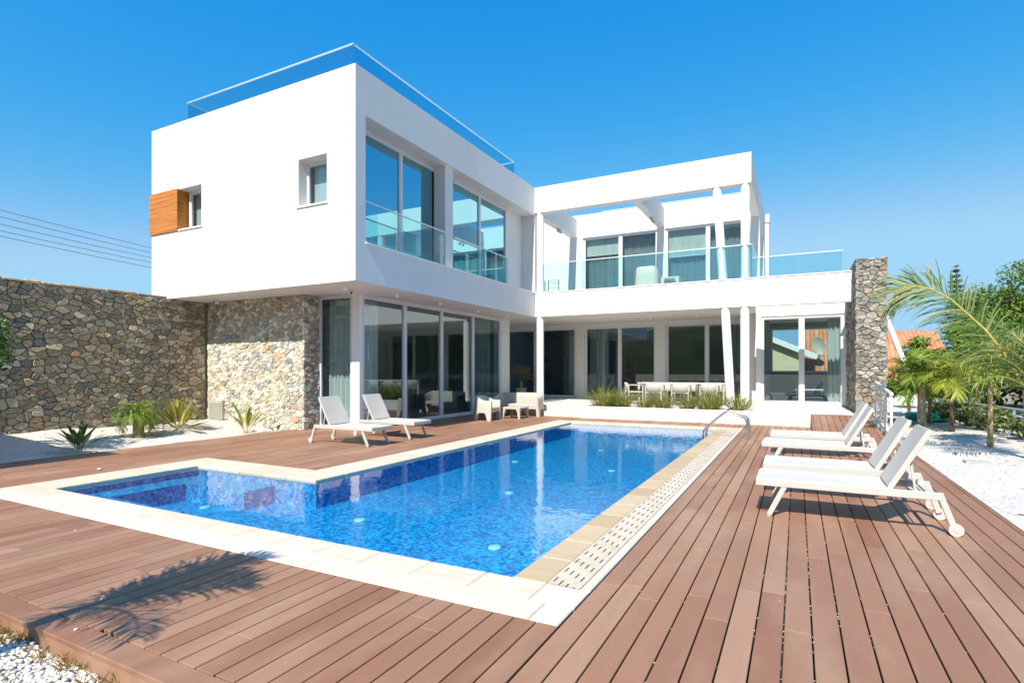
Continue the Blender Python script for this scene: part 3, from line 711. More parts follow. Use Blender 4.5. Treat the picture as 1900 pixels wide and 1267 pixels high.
# side room with the wide sliding door
dr = MB()
dr.panel('y', YD, YD+.25, X2+.002, X3+.2, .1, ZB-.002, [(-1.09, 1.33, .38, 3.31)])
vb(dr, 'side_room_wall', m_white, recalc=True)
window('y', YD+.08, -1.09, 1.33, .40, 3.31, [.13], -1, m_glass, .075)
sr = MB(); sr.panel('y', 25.2, 25.4, X2+.25, X3+.2, .1, ZB-.004, [(-1.0, 1.5, 1.42, 3.25)]); sr.box(X2+.05, X2+.24, YD+.27, 25.6, .1, ZB-.004)
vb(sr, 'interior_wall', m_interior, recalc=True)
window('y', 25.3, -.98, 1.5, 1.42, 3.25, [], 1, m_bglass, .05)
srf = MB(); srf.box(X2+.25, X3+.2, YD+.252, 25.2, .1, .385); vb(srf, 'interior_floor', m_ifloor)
# roof-edge bits on the wing
balustrade([(-7.9, 24.2), (-1.6, 24.2)], ZT-.05, ZT+.62, [6], rw=.02)
rt = MB(); rt.box(-4.6, -3.2, 23.6, 25.6, 7.72, 8.32); vb(rt, 'roof_plinth', m_white)
dm = MB()
for j in range(6):
    for i in range(16):
        t, p = 2*math.pi*i/16, math.pi/2*j/5.0; dm.v.append((-2.75+.45*math.cos(p)*math.cos(t), 23.6+.45*math.cos(p)*math.sin(t), 8.0+.33*math.sin(p)))
for j in range(5):
    for i in range(16):
        a = j*16+i; b = j*16+(i+1) % 16; dm.f.append((a, b, b+16, a+16))
vb(dm, 'skylight_dome', m_column, smooth=True)
# soffit fittings and cameras
def soffit_light(x, y, z):
    b = MB(); b.tube([(x, y, z), (x, y, z-.03), (x, y, z-.075)], [.06, .06, .045], 16); vb(b, 'soffit_light', m_column, recalc=True)
for x, y in ((-9.35, 9.62), (-9.1, 11.2), (-9.1, 13.1), (-9.1, 15.2), (-9.1, 17.2), (-12.6, 9.5), (-6.4, 20), (-4.7, 20), (-3.1, 20)): soffit_light(x, y, ZB)
def camera_fit(x, y, z, ax, ay):
    b = MB(); b.tube([(x, y, z), (x, y, z-.05)], .035, 12); b.bar((x, y, z-.075), (x+ax*.16, y+ay*.16, z-.085), .075, .07); o = vb(b, 'security_camera', m_column)
    q = MB(); q.disc((x+ax*.163, y+ay*.163, z-.085), .028, (ax, ay, 0), .01, 14); q.build('lens', m_black, o)
camera_fit(-9.55, 10.1, ZB, .5, -.86); camera_fit(-14.2, 9.8, ZB, .3, -.9)
def twin_spot(x, y, z):
    b = MB(); b.bar((x-.03, y, z-.02), (x-.03, y+.22, z-.02), .06, .04)
    for q in (-.05, .2): b.tube([(x-.03, y+q, z-.05), (x+.02, y+q-.05, z-.12), (x+.05, y+q-.08, z-.17)], [.028, .05, .055], 14)
    vb(b, 'twin_spotlight', m_plastic, recalc=True)
twin_spot(-8.5, 20.5, ZBM); twin_spot(-4.8, 20.6, ZBM)
b = MB(); b.bar((1.36, YD-.06, 2.98), (1.27, YD-.25, 2.94), .07, .07); b.bar((1.37, YD, 3.0), (1.36, YD-.07, 2.99), .03, .03); vb(b, 'security_camera', m_column)
# ventilation grille on the stone facade
vg = MB(); vg.box(-14.9, -14.3, YS-.03, YS+.075, .12, .66)
for k in range(9): vg.box(-14.86, -14.34, YS-.046, YS-.032, .15+k*.054, .18+k*.054)
vb(vg, 'vent_grille', m_vent)

# ------------------------------------------------------------------ rubble stone
def clip(poly, px, py, qx, qy):
    mx, my, nx, ny = (px+qx)/2, (py+qy)/2, qx-px, qy-py; out = []
    for i in range(len(poly)):
        a, b = poly[i], poly[(i+1) % len(poly)]
        da, db = (a[0]-mx)*nx+(a[1]-my)*ny, (b[0]-mx)*nx+(b[1]-my)*ny
        if da <= 0: out.append(a)
        if da*db < 0: t = da/(da-db); out.append((a[0]+(b[0]-a[0])*t, a[1]+(b[1]-a[1])*t))
    return out
def stone_face(mb, org, ud, vd, nd, W, H, seed, su=.30, asp=.68, depth=.05, gap=.005):
    r = random.Random(seed); org, ud, vd, nd = Vector(org), Vector(ud), Vector(vd), Vector(nd)
    Hs = H/asp; pts = []; n, m = max(1, round(W/su)), max(1, round(Hs/su))
    for j in range(m):
        for i in range(n):
            if r.random() < .16: continue
            pts.append(((i+.5+(.25 if j % 2 else -.25)+r.uniform(-.42, .42))*W/n, (j+.5+r.uniform(-.42, .42))*Hs/m))
            if r.random() < .22: pts.append((pts[-1][0]+r.uniform(-.5, .5)*su, pts[-1][1]+r.uniform(-.5, .5)*su))
    pts = [p for p in pts if 0 < p[0] < W and 0 < p[1] < Hs]
    for k, (px, py) in enumerate(pts):
        poly = [(0, 0), (W, 0), (W, Hs), (0, Hs)]
        for q, (qx, qy) in enumerate(pts):
            if q == k or abs(qx-px) > su*3 or abs(qy-py) > su*3: continue
            poly = clip(poly, px, py, qx, qy)
            if len(poly) < 3: break
        if len(poly) < 3: continue
        poly = [(x, y*asp) for x, y in poly]
        cx, cy = sum(p[0] for p in poly)/len(poly), sum(p[1] for p in poly)/len(poly)
        # round the corners a little
        rp = []
        for i in range(len(poly)):
            a, b, c = poly[i-1], poly[i], poly[(i+1) % len(poly)]
            la, lc = math.dist(a, b), math.dist(b, c); c1 = min(.02, la*.2)/max(la, 1e-6); c2 = min(.02, lc*.2)/max(lc, 1e-6)
            rp += [(b[0]+(a[0]-b[0])*c1, b[1]+(a[1]-b[1])*c1), (b[0]+(c[0]-b[0])*c2, b[1]+(c[1]-b[1])*c2)]
        dz = depth*r.uniform(.35, 1.15); tx, ty = r.uniform(-.10, .10), r.uniform(-.12, .12); o = len(mb.v); N = len(rp)
        for ring, (ins, zz) in enumerate(((gap, -.02), (gap+.002, dz*.62), (gap+.013, dz))):
            for x, y in rp:
                d = math.dist((x, y), (cx, cy)); s = max(.25, 1-ins/max(d, .02)); X, Y = cx+(x-cx)*s, cy+(y-cy)*s
                if ring == 1: X += r.uniform(-.004, .004); Y += r.uniform(-.004, .004)
                z = zz+(0 if ring == 0 else (tx*(X-cx)+ty*(Y-cy))); mb.v.append(tuple(org+ud*X+vd*Y+nd*z))
        for ring in range(2):
            for i in range(N):
                a, b = o+ring*N+i, o+ring*N+(i+1) % N; mb.f.append((a, b, b+N, a+N))
        mb.f.append(tuple(o+2*N+i for i in range(N)))
wall = thing('garden_wall', 'tall rubble stone garden wall running from the left towards the villa', 'wall', (XW, 6, 0))
def wbuild(mb, name, m, root):
    o = mb.build(name, m); o.parent = root; o.location = (-root.location.x, -root.location.y, -root.location.z); return o
b = MB(); b.box(XW-.42, XW-.055, -1.5, 8.98, -.6, 3.47); b.box(XW-.42, XW-.055, 8.98, YS+.3, -.6, ZB-.004); wbuild(b, 'mortar_core', m_mortar, wall)
b = MB(); stone_face(b, (XW-.055, 2.2, -.3), (0, 1, 0), (0, 0, 1), (1, 0, 0), YS-2.2, ZB+.3-.006, 21, .185)
wbuild(b, 'stonework', m_stone, wall)
b = MB(); rc = random.Random(8); y = -1.5
while y < 8.9:
    L = rc.uniform(.25, .6); z = 3.47+rc.uniform(.0, .035); b.bbox(XW-.43+rc.uniform(-.02, .02), XW-.01+rc.uniform(-.02, .03), y+.008, min(y+L, 8.98)-.008, ZB+.005, z+.03, .02); y += L
wbuild(b, 'coping_stones', m_stone, wall)
b = MB(); stone_face(b, (XW, YS+.08, -.3), (1, 0, 0), (0, 0, 1), (0, -1, 0), -11.19-XW, ZB+.3-.006, 22, .155, .68, .03); stone_face(b, (-11.222, YS+.04, -.3), (0, 1, 0), (0, 0, 1), (1, 0, 0), YG-YS+.03, ZB+.3-.006, 23, .165)
vb(b, 'stone_facade', m_stone_f)
pier = thing('stone_pier', 'square rubble stone pier standing at the right end of the villa', 'pier', (1.75, 18.8, 0))
b = MB(); b.box(1.42, 2.04, 17.25, 22.6, -.6, 4.44); wbuild(b, 'mortar_core', m_mortar, pier)
b = MB(); stone_face(b, (1.38, 17.25, -.3), (1, 0, 0), (0, 0, 1), (0, -1, 0), .70, 4.76, 31, .165); stone_face(b, (1.42, 17.2, -.3), (0, 1, 0), (0, 0, 1), (-1, 0, 0), 3.1, 4.76, 32, .165, .6); stone_face(b, (2.04, 17.22, -.3), (0, 1, 0), (0, 0, 1), (1, 0, 0), 5.2, 4.76, 33, .24)
stone_face(b, (1.37, 17.2, 4.44), (1, 0, 0), (0, 1, 0), (0, 0, 1), .72, 5.3, 34, .36)
wbuild(b, 'stonework', m_stone_p, pier)

# ------------------------------------------------------------------ terrace, steps, planter
tr = MB()
tr.box(-9.79, -6.225, 17.22, 18.0, -.3, ZTER); tr.box(-9.79, -6.225, 16.87, 17.218, -.3, .145)
tr.box(-12.5, -9.79, 18.78, YW+.24, -.3, ZTER); tr.box(-9.788, X2-.255, 18.002, YW+.24, -.3, ZTER)
tr.box(X2-.253, X2+.0, 18.002, YD+.25, -.3, ZTER); tr.box(-1.18, .328, 16.74, 18.0, -.3, ZTER); tr.box(.33, 1.36, 16.74, 18.0, -.3, ZTER-.001); tr.box(X2+.002, 1.36, 18.002, YD+.24, -.3, ZTER); tr.box(-1.09, 1.34, YD-.12, YD+.10, ZTER+.001, ZTER+.03)
struct('terrace', tr, m_terr)
pl = thing('planter', 'long low white planter box along the far edge of the pool', 'planter', (-3.7, 17.2, 0))
b = MB(); b.panel('y', 16.74, 16.88, -6.22, -1.19, -.2, .335, []); b.box(-6.22, -6.08, 16.881, 18.0, -.2, .335); b.box(-1.33, -1.19, 16.881, 18.0, -.2, .335); b.box(-6.079, -1.331, 17.86, 18.0, -.2, .335)
wbuild(b, 'trough', m_white, pl)
b = MB(); b.box(-6.23, -1.18, 16.725, 16.89, .336, .372); b.box(-6.23, -6.07, 16.891, 18.0, .336, .372); b.box(-1.34, -1.18, 16.891, 18.0, .336, .372); wbuild(b, 'rim', m_column, pl)
b = height_grid(-6.08, -1.33, 16.882, 17.86, 60, 12, lambda x, y: .29+.02*math.sin(x*7)+.012*math.sin(x*17+y*9)); wbuild(b, 'soil', m_soil, pl)

# ------------------------------------------------------------------ curtains and room furniture (seen through the glass)
def curtain(axis, c, a0, a1, z0, z1, mat_, label, amp=.04, wl=.14, seed=0):
    r = random.Random(seed); b = MB(); n = max(8, int((a1-a0)/.018)); ph_ = r.uniform(0, 6)
    for i in range(n+1):
        a = a0+(a1-a0)*i/n
        for z, k in ((z0, 1.25), ((z0+z1)/2, 1.0), (z1, .7)):
            d = amp*k*(math.sin(2*math.pi*a/wl+ph_)+.4*math.sin(2*math.pi*a/(wl*2.7)+ph_*2)); b.v.append((c+d, a, z) if axis == 'x' else (a, c+d, z))
    for i in range(n):
        for k in range(2): p = i*3+k; b.f.append((p, p+3, p+4, p+1))
    return tag(b.build('curtain', mat_, smooth=True), label, 'curtain', 'curtains behind the villa glazing')
curtain('y', YG+.33, -11.12, -10.06, .12, 3.36, m_curt, 'pale teal curtain behind the narrow corner glass beside the stone facade', seed=1)
curtain('x', XG-.36, 10.95, 11.75, .12, 3.36, m_curt, 'gathered curtain inside the first long pane of the living room', seed=2)
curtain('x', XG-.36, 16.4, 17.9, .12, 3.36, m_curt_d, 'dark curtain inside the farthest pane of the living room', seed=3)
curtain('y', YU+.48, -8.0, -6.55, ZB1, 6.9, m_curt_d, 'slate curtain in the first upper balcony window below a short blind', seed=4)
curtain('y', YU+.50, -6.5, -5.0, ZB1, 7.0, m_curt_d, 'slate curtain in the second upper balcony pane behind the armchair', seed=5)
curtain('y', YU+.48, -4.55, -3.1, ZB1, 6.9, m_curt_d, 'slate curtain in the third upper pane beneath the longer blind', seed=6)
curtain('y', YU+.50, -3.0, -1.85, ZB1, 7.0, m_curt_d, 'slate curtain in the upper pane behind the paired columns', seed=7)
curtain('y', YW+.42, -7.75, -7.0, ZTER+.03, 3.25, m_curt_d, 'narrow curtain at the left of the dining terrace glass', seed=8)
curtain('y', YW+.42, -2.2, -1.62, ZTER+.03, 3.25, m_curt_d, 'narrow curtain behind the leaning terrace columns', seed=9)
curtain('y', YD+.36, .88, 1.30, .42, 3.2, m_curt, 'pale curtain drawn aside at the right of the sliding door', .05, .12, 10)
def blind(x0, x1, z0, z1, label):
    t = thing('roller_blind', label, 'blind', (x0, YU+.30, z0), 0, 'roller blinds in the upper windows')
    b = MB(); b.box(0, x1-x0, 0, .006, 0, z1-z0); b.build('fabric', m_blind, t)
    b = MB(); b.box(0, x1-x0, -.008, .014, -.03, -.001); b.build('bottom_bar', m_column, t)
blind(-8.02, -6.58, 6.42, 7.05, 'pale roller blind pulled a short way down in the left upper window')
blind(-4.57, -3.13, 6.05, 7.05, 'pale roller blind pulled lower, in the right upper window')
def flat_blind(x0, x1, y, z0, z1, label):
    b = MB(); b.box(x0, x1, y, y+.008, z0, z1); tag(b.build('roller_blind', m_blind), label, 'blind', 'roller blinds in the small front windows')
flat_blind(-10.1, -9.3, YF+.42, 5.30, 6.30, 'pale blind filling the small square window nearest the corner')
flat_blind(-14.6, -13.75, YF+.42, 5.30, 6.30, 'pale blind behind the small window next to the timber screen')
for x, y, z, lb in ((-10.6, 24.2, 2.1, 'leftmost black pendant lamp in the dark dining room'), (-9.8, 24.4, 2.35, 'middle, higher black pendant lamp in the dark dining room'), (-9.05, 24.2, 2.0, 'rightmost black pendant lamp in the dark dining room')):
    t = thing('pendant_lamp', lb, 'lamp', (x, y, z), 0, 'pendant lamps in the dining room')
    b = MB(); b.tube([(0, 0, -.16), (0, 0, -.10), (0, 0, .02), (0, 0, .16)], [.13, .12, .045, .03], 16); b.build('lamp_shade', m_black, t)
    b = MB(); b.tube([(0, 0, .16), (0, 0, 3.39-z)], .006, 6); b.build('cord', m_black, t)
t = thing('sofa', 'dark low sofa inside the room behind the round terrace column', 'sofa', (-10, 25, ZTER+.01))
b = MB(); b.bbox(-1.4, 1.4, -.45, .45, .08, .45, .03); b.build('seat', m_dark, t)
b = MB(); b.bbox(-1.4, 1.4, .2, .45, .46, .85, .03); b.build('backrest', m_dark, t)
for s in (-1, 1):
    b = MB(); b.bbox(*(sorted((s*1.41, s*1.62))), -.45, .45, .08, .65, .03); b.build('armrest', m_dark, t)
t = thing('side_table', 'pale low table standing inside the room with the sliding door', 'table', (.55, 22.6, .386))
b = MB(); b.bbox(-.6, .6, -.35, .35, .42, .46, .006); b.build('tabletop', m_column, t)
for sx in (-1, 1):
    for sy in (-1, 1): b = MB(); b.box(sx*.55-.025, sx*.55+.025, sy*.3-.025, sy*.3+.025, 0, .42); b.build('leg', m_column, t)

# ------------------------------------------------------------------ sun loungers
def make_lounger():
    t = thing('sun_lounger', 'white lounger', 'sun lounger', group='white sun loungers around the pool')
    # local x: 0 = foot tip, 1.7 = wheels; local y: 0 .. .64
    W_, zr = .64, .345
    f = MB()
    for y in (.018, W_-.018): f.bar((0, y, zr), (1.575, y, zr), .036, .07)
    f.bar((.018, .036, zr), (.018, W_-.036, zr), .07, .036, (1, 0, 0)); f.bar((1.16, .036, zr-.01), (1.16, W_-.036, zr-.01), .03, .03); f.bar((.55, .036, zr-.015), (.55, W_-.036, zr-.015), .03, .03); f.bar((1.5, .036, zr-.01), (1.5, W_-.036, zr-.01), .04, .03)
    bevel(f.build('frame', m_lframe, t), .006)
    for y in (.02, W_-.02):
        l = MB(); l.bar((.27, y, zr-.03), (.125, y, .012), .05, .036, (0, 1, 0)); lg = l.build('leg', m_lframe, t); bevel(lg, .006)
        q = MB(); q.disc((.123, y, .006), .02, (0, 0, 1), .012, 10); q.build('foot_cap', m_lframe, lg)
        l = MB(); l.bar((1.548, y, zr+.03), (1.655, y, .07), .052, .036, (0, 1, 0)); lg = l.build('leg', m_lframe, t); bevel(lg, .006)
        q = MB(); s = -1 if y < .3 else 1; q.disc((1.665, y+s*.018, .058), .058, (0, 1, 0), .034, 24); q.disc((1.665, y+s*.036, .058), .02, (0, 1, 0), .006, 12); wh = q.build('wheel', m_lframe, lg); smooth_angle(wh)
    s_ = MB(); n = 14
    for i in range(n+1):
        x = .012+(1.17-.012)*i/n
        for j in range(7):
            y = .012+(W_-.024)*j/6; sag = .012*(1-((j-3)/3)**2); s_.v.append((x, y, zr+.046-sag*.8)); 
    for i in range(n):
        for j in range(6): a = i*7+j; s_.f.append((a, a+7, a+8, a+1))
    so = s_.build('seat', m_sling, t); md = so.modifiers.new('thick', 'SOLIDIFY'); md.thickness = .012
    # backrest
    hx, hz, tx, tz = 1.17, zr+.035, 1.475, .93
    bm_ = MB()
    for y in (.05, W_-.05): bm_.bar((hx, y, hz), (tx, y, tz), .03, .045, (-1, 0, .5))
    bm_.bar((tx, .036, tz), (tx, W_-.036, tz), .05, .03, (-1, 0, .5)); bm_.bar((hx+.01, .066, hz+.02), (hx+.01, W_-.066, hz+.02), .03, .03, (-1, 0, .5))
    br = bm_.build('backrest', m_lframe, t); bevel(br, .006)
    s2 = MB(); d = Vector((tx-hx, 0, tz-hz)).normalized(); nn = Vector((-d.z, 0, d.x)); L = math.hypot(tx-hx, tz-hz)
    for i in range(9):
        for j in range(7):
            y = .034+(W_-.068)*j/6; p = Vector((hx, 0, hz))+d*(L*i/8+.01)+nn*(.026-.010*(1-((j-3)/3)**2)*math.sin(math.pi*i/8)); s2.v.append((p.x, y, p.z))
    for i in range(8):
        for j in range(6): a = i*7+j; s2.f.append((a, a+7, a+8, a+1))
    so = s2.build('sling', m_sling, br); md = so.modifiers.new('thick', 'SOLIDIFY'); md.thickness = .012
    st = MB()
    for y in (.09, W_-.09): st.bar((hx+.17, y, hz+.27), (hx+.21, y, zr), .02, .02)
    st.bar((hx+.21, .08, zr-.005), (hx+.21, W_-.08, zr-.005), .02, .02)
    st.build('prop', m_lframe, t)
    tr_ = MB(); tr_.bar((1.36, .05, zr+.0), (1.36, W_-.05, zr), .02, .02); tr_.bar((1.42, .05, zr+.03), (1.42, W_-.05, zr+.03), .016, .016); tr_.build('ratchet_rail', m_lframe, t)
    return t
proto = make_lounger()
SPOTS = [(-.385, 6.29, 0, 'white sun lounger nearest the camera on the right of the pool, wheel in full view'),
         (-.37, 7.38, 1.0, 'white sun lounger just behind the nearest right-hand one'),
         (-.50, 9.55, -1.0, 'second white sun lounger from the stone pier, its backrest before the ramp'),
         (-.43, 10.95, .5, 'white sun lounger closest to the stone pier and white railing')]
for i, (x, y, a, lb) in enumerate(SPOTS):
    o = proto if i == 0 else copy_tree(proto)
    o.location = (x, y, 0); o.rotation_euler.z = rad(a); o['label'] = lb
for x, y, a, lb in ((-7.38, 8.97, 180, 'white sun lounger in front of the corner curtain glass, backrest to the stone facade'), (-7.40, 10.32, 180.5, 'white sun lounger in front of the long living-room glazing')):
    o = copy_tree(proto); o.location = (x, y, 0); o.rotation_euler.z = rad(a); o['label'] = lb

# ------------------------------------------------------------------ moulded garden furniture
def shell_mesh(Wd, Dp, zf, zb_, t=.07, leg=.13, flare=.05, arch=.24):
    """U-shaped moulded shell: arms and back in one, running down into four tapered legs. x: -Wd/2..Wd/2, y: 0 (front) .. Dp (back)"""
    path = []; r = .23
    def add(x, y): path.append((x, y))
    nS = 12
    for i in range(nS+1): add(-Wd/2, (Dp-r)*i/nS)
    for i in range(1, 7): a = math.pi*i/12.; add(-Wd/2+r-r*math.cos(a), Dp-r+r*math.sin(a))
    nB = max(12, int(Wd*16))
    for i in range(1, nB): add(-Wd/2+r+(Wd-2*r)*i/nB, Dp)
    path2 = [(-x, y) for x, y in path[:nS+7]][::-1]
    path += path2
    mb = MB(); N = len(path); cx, cyy = 0, Dp*.45
    for i, (x, y) in enumerate(path):
        a, b = path[max(i-1, 0)], path[min(i+1, N-1)]; tx, ty = b[0]-a[0], b[1]-a[1]; l = math.hypot(tx, ty); nx, ny = -ty/l, tx/l
        u = min(1, max(0, (y/Dp-.28)/.72)); ztop = zf+(zb_-zf)*(3*u*u-2*u**3)
        # leg distance: corners at front ends and rounded back corners
        dl = min(math.hypot(x-sx*Wd/2, y-yy) for sx in (-1, 1) for yy in (0, Dp)); s = min(1, max(0, (dl-leg*.9)/.10)); zbot = arch*(1-(1-s)**2) if dl > leg*.9 else 0
        fl_ = flare*(1-zbot/.5)
        mb.v += [(x+nx*fl_, y+ny*fl_, zbot), (x+nx*.012, y+ny*.012, (ztop+zbot)*.55), (x-nx*.005, y-ny*.005, ztop-.02), (x-nx*.02, y-ny*.02, ztop), (x-nx*(t-.015), y-ny*(t-.015), ztop), (x-nx*t, y-ny*t, ztop-.025), (x-nx*t, y-ny*t, (ztop+zbot)*.55), (x-nx*(t*.75), y-ny*(t*.75), zbot)]
    for i in range(N-1):
        for k in range(8): a, b = i*8+k, i*8+(k+1) % 8; mb.f.append((a, b, b+8, a+8))
    mb.f.append(tuple(range(8))); mb.f.append(tuple((N-1)*8+k for k in range(8))[::-1])
    return mb
def moulded_seat(name, label, cat, loc, rz, Wd, Dp, zb_=.74, zf=.60, group=None):
    t = thing(name, label, cat, loc, rz, group)
    o = shell_mesh(Wd, Dp, zf, zb_).build('shell', m_plastic, t, recalc=True); smooth_angle(o, 50)
    s = MB(); s.bbox(-Wd/2+.071, Wd/2-.071, .015, Dp-.08, .25, .40, .025); smooth_angle(s.build('seat', m_plastic, t), 30)
    return t
moulded_seat('armchair', 'cream moulded plastic armchair at the near end of the terrace seating group', 'armchair', (-8.15, 14.72, 0), rad(97), .78, .62)
moulded_seat('sofa', 'cream moulded two-seat garden sofa beside the terrace steps', 'sofa', (-8.33, 16.30, 0), rad(4), 1.66, .66, .76, .62)
def moulded_table(name, label, cat, loc, rz, Wd, Dp, h):
    t = thing(name, label, cat, loc, rz); b = MB(); b.bbox(-Wd/2, Wd/2, -Dp/2, Dp/2, h-.05, h, .012); b.build('tabletop', m_plastic, t)
    for sx in (-1, 1):
        for sy in (-1, 1):
            q = MB(); x, y = sx*(Wd/2-.06), sy*(Dp/2-.06); q.tube([(x+sx*.035, y+sy*.035, 0), (x+sx*.01, y+sy*.01, h*.55), (x-sx*.01, y-sy*.01, h-.051)], [.042, .058, .095], 4); smooth_angle(q.build('leg', m_plastic, t), 60)
    return t
moulded_table('coffee_table', 'cream moulded coffee table between the plastic armchair and sofa', 'table', (-7.95, 15.62, 0), rad(3), .62, .72, .36)
moulded_seat('armchair', 'pale barrel armchair on the upper balcony seen from behind the glass', 'armchair', (-4.72, 20.0, ZB1-.045), rad(180), .80, .66, .92, .70)
moulded_table('coffee_table', 'small pale table next to the balcony armchair', 'table', (-3.9, 19.7, ZB1-.045), 0, .62, .6, .5)

# small guard rails by the stair on the upper terrace
for px_, w_, lb in ((-9.75, .62, 'thin metal guard rail by the upper terrace stair, left panel'), (-8.98, .46, 'thin metal guard rail by the upper terrace stair, right panel')):
    t = thing('guard_rail', lb, 'railing', (px_, 20.6, ZB1-.045), 0, 'guard rails by the upper stair'); m_g = m_gpanel
    for x in (0, w_): b = MB(); b.box(x-.015, x+.015, -.015, .015, 0, .92); b.build('post', m_g, t)
    for z in (.2, .4, .6, .8, .91): b = MB(); b.box(.016, w_-.016, -.008, .008, z-.008, z+.008); b.build('bar', m_g, t)
# dining set on the terrace
dt = thing('dining_table', 'long white dining table on the covered terrace behind the planter', 'table', (-3.35, 19.35, ZTER))
b = MB(); b.bbox(-1.55, 1.3, -.45, .45, .70, .745, .006); b.build('tabletop', m_lframe, dt)
for x in (-1.5, 1.25):
    for y in (-.4, .4): b = MB(); b.box(x-.03, x+.03, y-.03, y+.03, 0, .70); b.build('leg', m_lframe, dt)
def make_dchair():
    t = thing('dining_chair', 'x', 'chair', group='white dining chairs on the terrace')
    for sx in (-1, 1):
        for y in (-.24, .24): b = MB(); b.box(sx*.26-.018, sx*.26+.018, y-.018, y+.018, 0, .64 if y > 0 else .66); b.build('leg', m_lframe, t)
        b = MB(); b.bar((sx*.26, -.26, .66), (sx*.26, .26, .655), .045, .025); b.build('armrest', m_lframe, t)
    b = MB(); b.bbox(-.24, .24, -.24, .25, .41, .44, .01); b.build('seat', m_sling, t)
    b = MB(); n = 8
    for i in range(n+1):
        x = -.235+.47*i/n; cv = .03*(1-((i-n/2)/(n/2))**2); e = .03 if i in (0, n) else 0
        for z, y in ((.40, -.22), (.58, -.25), (.745-e, -.285)): b.v.append((x, y-cv, z))
    for i in range(n):
        for k in range(2): a = i*3+k; b.f.append((a, a+3, a+4, a+1))
    so = b.build('backrest', m_sling, t, smooth=True); md = so.modifiers.new('thick', 'SOLIDIFY'); md.thickness = .02
    return t
dc = make_dchair()
for i, (x, y, a, lb) in enumerate(((-4.26, 18.76, 0, 'first of three white dining chairs seen from behind, left one'), (-3.39, 18.74, 0, 'middle of the three white dining chairs seen from behind'), (-2.51, 18.76, 0, 'white dining chair seen from behind nearest the leaning column'),
        (-5.03, 18.95, -62, 'white dining chair at the left head of the table, turned sideways'), (-4.2, 20.05, 180, 'white dining chair across the table, left one'), (-3.35, 20.06, 180, 'white dining chair across the table, middle one'), (-2.5, 20.05, 180, 'white dining chair across the table, right one'))):
    o = dc if i == 0 else copy_tree(dc)
    o.location = (x, y, ZTER); o.rotation_euler.z = rad(a); o['label'] = lb

# ------------------------------------------------------------------ pool grab rails
def handrail(y, label):
    t = thing('pool_handrail', label, 'handrail', (-1.45, y, 0), 0, 'steel grab rails at the far end of the pool')
    ctrl = [(-.47, -.30), (-.47, .02), (-.44, .17), (-.05, .53), (.05, .565), (.40, .46), (.46, .38), (.485, .0)]
    pts = []
    for i in range(len(ctrl)-1):
        for k in range(6): u = k/6; pts.append((ctrl[i][0]*(1-u)+ctrl[i+1][0]*u, ctrl[i][1]*(1-u)+ctrl[i+1][1]*u))
    pts.append(ctrl[-1])
    for _ in range(4): pts = [pts[0]]+[((pts[i-1][0]+2*pts[i][0]+pts[i+1][0])/4, (pts[i-1][1]+2*pts[i][1]+pts[i+1][1])/4) for i in range(1, len(pts)-1)]+[pts[-1]]
    b = MB(); b.tube([(x, 0, z) for x, z in pts], .024, 14); b.build('tube', m_steel, t, smooth=True)
    b = MB(); b.tube([(.485, 0, .003), (.485, 0, .022), (.485, 0, .03)], [.05, .05, .03], 18); b.build('base_flange', m_steel, t, recalc=True)
handrail(13.28, 'bent steel pool handrail nearer to the sun loungers'); handrail(13.78, 'bent steel pool handrail nearer to the planter')

# ------------------------------------------------------------------ railing beside the ramp
rl = thing('ramp_railing', 'white metal railing beside the ramp in front of the stone pier', 'railing', (1.68, 14.6, 0))
b = MB()
def rpos(y): return 1.68, y, RAMP(y)
for y in (15.75, 14.9, 14.1, 13.35): 
    b2 = MB(); b2.box(1.66, 1.70, y-.022, y+.022, -.25, RAMP(y)+.93); wbuild(b2, 'post', m_fence, rl)
b2 = MB(); b2.bar((1.68, 15.8, RAMP(15.8)+.95), (1.68, 13.3, RAMP(13.3)+.95), .06, .05); wbuild(b2, 'handrail', m_fence, rl)
b2 = MB(); b2.bar((1.68, 15.75, RAMP(15.75)+.09), (1.68, 13.35, RAMP(13.35)+.09), .035, .035); wbuild(b2, 'bottom_rail', m_fence, rl)
for h_ in (.3, .52, .74):
    b2 = MB(); b2.bar((1.68, 15.75, RAMP(15.75)+h_), (1.68, 13.35, RAMP(13.35)+h_), .012, .012); wbuild(b2, 'wire', m_rail, rl)

